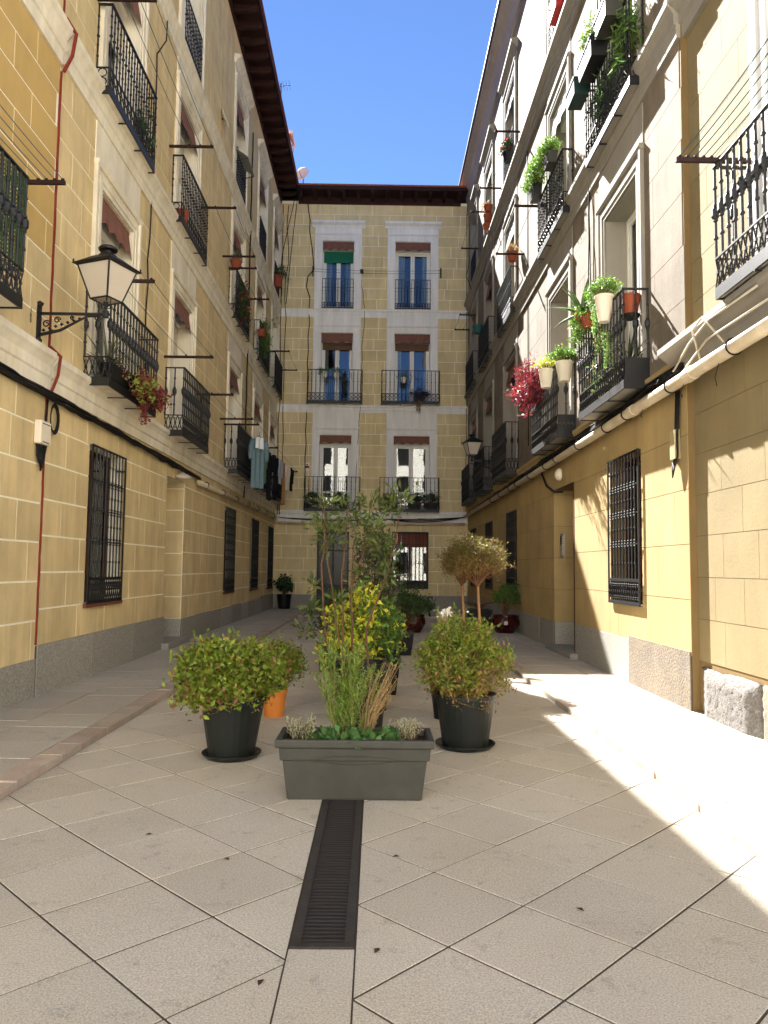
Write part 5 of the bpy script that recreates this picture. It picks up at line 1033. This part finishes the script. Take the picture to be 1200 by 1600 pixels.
arm_set('clothes line above the upper near right balcony', XR+.08, -1, 9.2, (4.6, 8.0), .6, lines=3)
t = thing('clothes_line', 'thin clothes lines strung before the top back windows', 'clothes line', (-2.48, YB-.12, 12.45), 0, 'clothes lines')
for k in range(2): MB().tube(sagline((0, 0, .1*k), (4.75, 0, .1*k), .05, 10), .006, 4).obj('line', CABLE, t)
for x in (0, 4.75): MB().box(x-.02, -.02, -.15, x+.02, .119, .2).obj('bracket', IRON, t)
MB().box(1.75, -.03, -.02, 1.87, .11, .1).obj('pulley_box', IRON, t)

def garment(label, y0, wid, L, c, seed, x=XL+.72, sleeves=True, top=4.86, name='garment', hanger=False, rot=0., neck=.22):
    """shirt-like cloth hanging from the line, in folds, with sleeves"""
    m = mat('cloth_%d_%d_%d' % c, c, .9, .1, 12, bump=.1); t = thing(name, label, 'laundry', (x, y0, top), R(90)+rot, 'laundry on the far left clothes line')
    wavy(wid, L, .03, max(2, wid*7), seed=seed, nx=26, nz=8, sc=.02).obj('body', m, t, (-wid/2, 0, 0))
    if sleeves:
        for s in (-1, 1):
            o = MB().tube([(s*wid*.46, 0, -.04), (s*(wid*.5+.05), 0, -.2), (s*(wid*.5+.07), .01, -.42), (s*(wid*.5+.06), 0, -.52)], [.075, .07, .055, .05], 8); o.obj('sleeve', m, t, smooth=True)
    if hanger: MB().tube([(-wid*.4, 0, .0), (0, 0, .1), (wid*.4, 0, .0)], .008, 5).tube([(0, 0, .1), (0, 0, .16), (.03, 0, .19)], .006, 5).obj('hanger', IRON, t)
    return t
garment('long grey blue shirt on a hanger, first on the line', 19.0, .46, 1.25, (104, 128, 136), 1, hanger=True, top=4.72, rot=R(-35))
garment('white vest inside the grey blue shirt at the line start', 18.9, .28, .3, (222, 226, 230), 2, sleeves=False, top=4.76, rot=R(-35), x=XL+.74)
garment('green shirt hanging behind the grey blue one', 19.9, .5, .95, (86, 116, 98), 3, top=4.66)
garment('black trousers hanging in the middle of the line', 20.9, .6, 1.35, (16, 17, 20), 4, sleeves=False, top=4.7)
garment('second black garment beside the black trousers', 22.0, .6, 1.3, (20, 20, 26), 5, top=4.75)
garment('light grey shirt on the line after the black clothes', 23.2, .5, .75, (168, 170, 178), 6, top=4.8)
garment('tan towel hanging long near the end of the line', 24.1, .5, 1.35, (170, 124, 84), 7, sleeves=False, top=4.85)
garment('cream blouse near the end of the line', 25.1, .55, .85, (226, 212, 190), 8, top=4.9)
garment('black top last on the line by the corner', 26.2, .5, .8, (18, 18, 20), 9, top=4.95)

# ------------------------------------------------------------------ roof things
def dish(label, loc, r, az):
    t = thing('satellite_dish', label, 'satellite dish', loc, az); q = MB().lathe([(.001, 0), (r*.5, .03*r/.3), (r, .1*r/.3), (r*1.01, .11*r/.3), (r*.98, .115*r/.3), (r*.48, .04*r/.3), (.001, .012)], n=24).obj('reflector', WHITEP, t, (0, 0, .35), smooth=True); q.rotation_euler = (R(75), 0, 0)
    MB().tube([(0, .03, 0), (0, .03, .35)], .018, 6).tube([(0, 0, .2), (0, -.25, .3), (0, -.3, .38)], .01, 5).obj('mast', IRON, t); return t
dish('white satellite dish on the back left roof corner', (-2.86, 26.75, 15.5), .27, R(-20))
t = thing('tv_antenna', 'television antenna on the left roof edge', 'antenna', (-3.32, 23.8, 15.5)); b = MB(); b.tube([(0, 0, 0), (0, 0, 1.9)], .018, 6)
b.tube([(-.35, 0, 1.75), (.35, 0, 1.85)], .01, 5)
for k in range(7): b.tube([(-.32+.1*k, -.25, 1.755+.0143*k), (-.32+.1*k, .25, 1.755+.0143*k)], .006, 4)
b.obj('mast_and_rods', IRON, t)
dish('pale satellite dish on the left roof edge beyond the antenna', (-3.25, 24.9, 15.55), .3, R(60))
t = thing('chimney', 'brick chimney on the left roof near the corner', 'chimney', (-3.42, 26.2, 15.5)); MB().box(-.2, -.4, 0, .2, .4, 1.35).obj('stack', mat('chimney_brick', (140, 92, 74), .9, .2, 12, bump=.4), t); MB().box(-.26, -.46, 1.35, .26, .46, 1.47).obj('cap', TRIM_L, t)
t = thing('window_canopy', 'translucent tilted canopy outside a top floor left window', 'canopy', (XL, 19.0, 11.9)); MB().add([(.02, -.5, .25), (.02, .5, .25), (.36, .5, .0), (.36, -.5, 0), (.02, -.5, .235), (.02, .5, .235), (.36, .5, -.015), (.36, -.5, -.015)], [(0, 1, 2, 3), (7, 6, 5, 4), (0, 4, 5, 1), (1, 5, 6, 2), (2, 6, 7, 3), (3, 7, 4, 0)]).obj('sheet', mat('grey_sheet', (186, 180, 164), .5, .05), t)
for y_ in (-.45, .45): MB().tube([(.0, y_, -.1), (.34, y_, -.02)], .012, 5).obj('strut', IRON, t)
t = thing('wall_dish', 'small white dish fixed to the upper left wall', 'satellite dish', (XL+.05, 16.9, 11.9)); q = MB().lathe([(.001, 0), (.16, .02), (.22, .05), (.22, .06), (.001, .03)], n=20).obj('reflector', WHITEP, t); q.rotation_euler = (0, R(70), 0); MB().tube([(-.045, 0, 0), (.05, 0, .0)], .015, 5).obj('bracket', IRON, t)
# stray leaves on the paving
for k, (x, y_, lb) in enumerate(((.12, 4.05, 'brown fallen leaf right of the drain grate'), (.02, 3.08, 'small brown fallen leaf by the grate corner'), (.92, 3.45, 'curled dark leaf on the right paving'), (-1.25, 4.35, 'small dark leaf on the left paving'), (-.4, 2.85, 'tiny leaf left of the channel cover'), (-.75, 4.0, 'small leaf on the tiles left of the grate'))):
    tag(MB().add([(-.022, 0, .003), (0, .012, .010), (.024, .002, .004), (.002, -.013, .009)], [(0, 1, 2), (0, 2, 3)]).obj('fallen_leaf', mat('fallen_leaf', (70, 50, 38), .8, .2), None, (x, y_, .002), k*1.1), lb, 'leaf', 'fallen leaves on the paving')

# scribbled tag on the side panel of the second lit balcony
b = MB(); r2 = random.Random(4); b.tube([(-.12+.022*i, 0, .03*math.sin(i*2.1)+r2.uniform(-.01, .01)) for i in range(12)], .003, 4)
g_ = b.obj('chalk_scribble', mat('chalk', (120, 120, 118), .9, .1), RB.e, (-12.424, -.17, 3.95)); g_.rotation_euler = (0, 0, R(90))
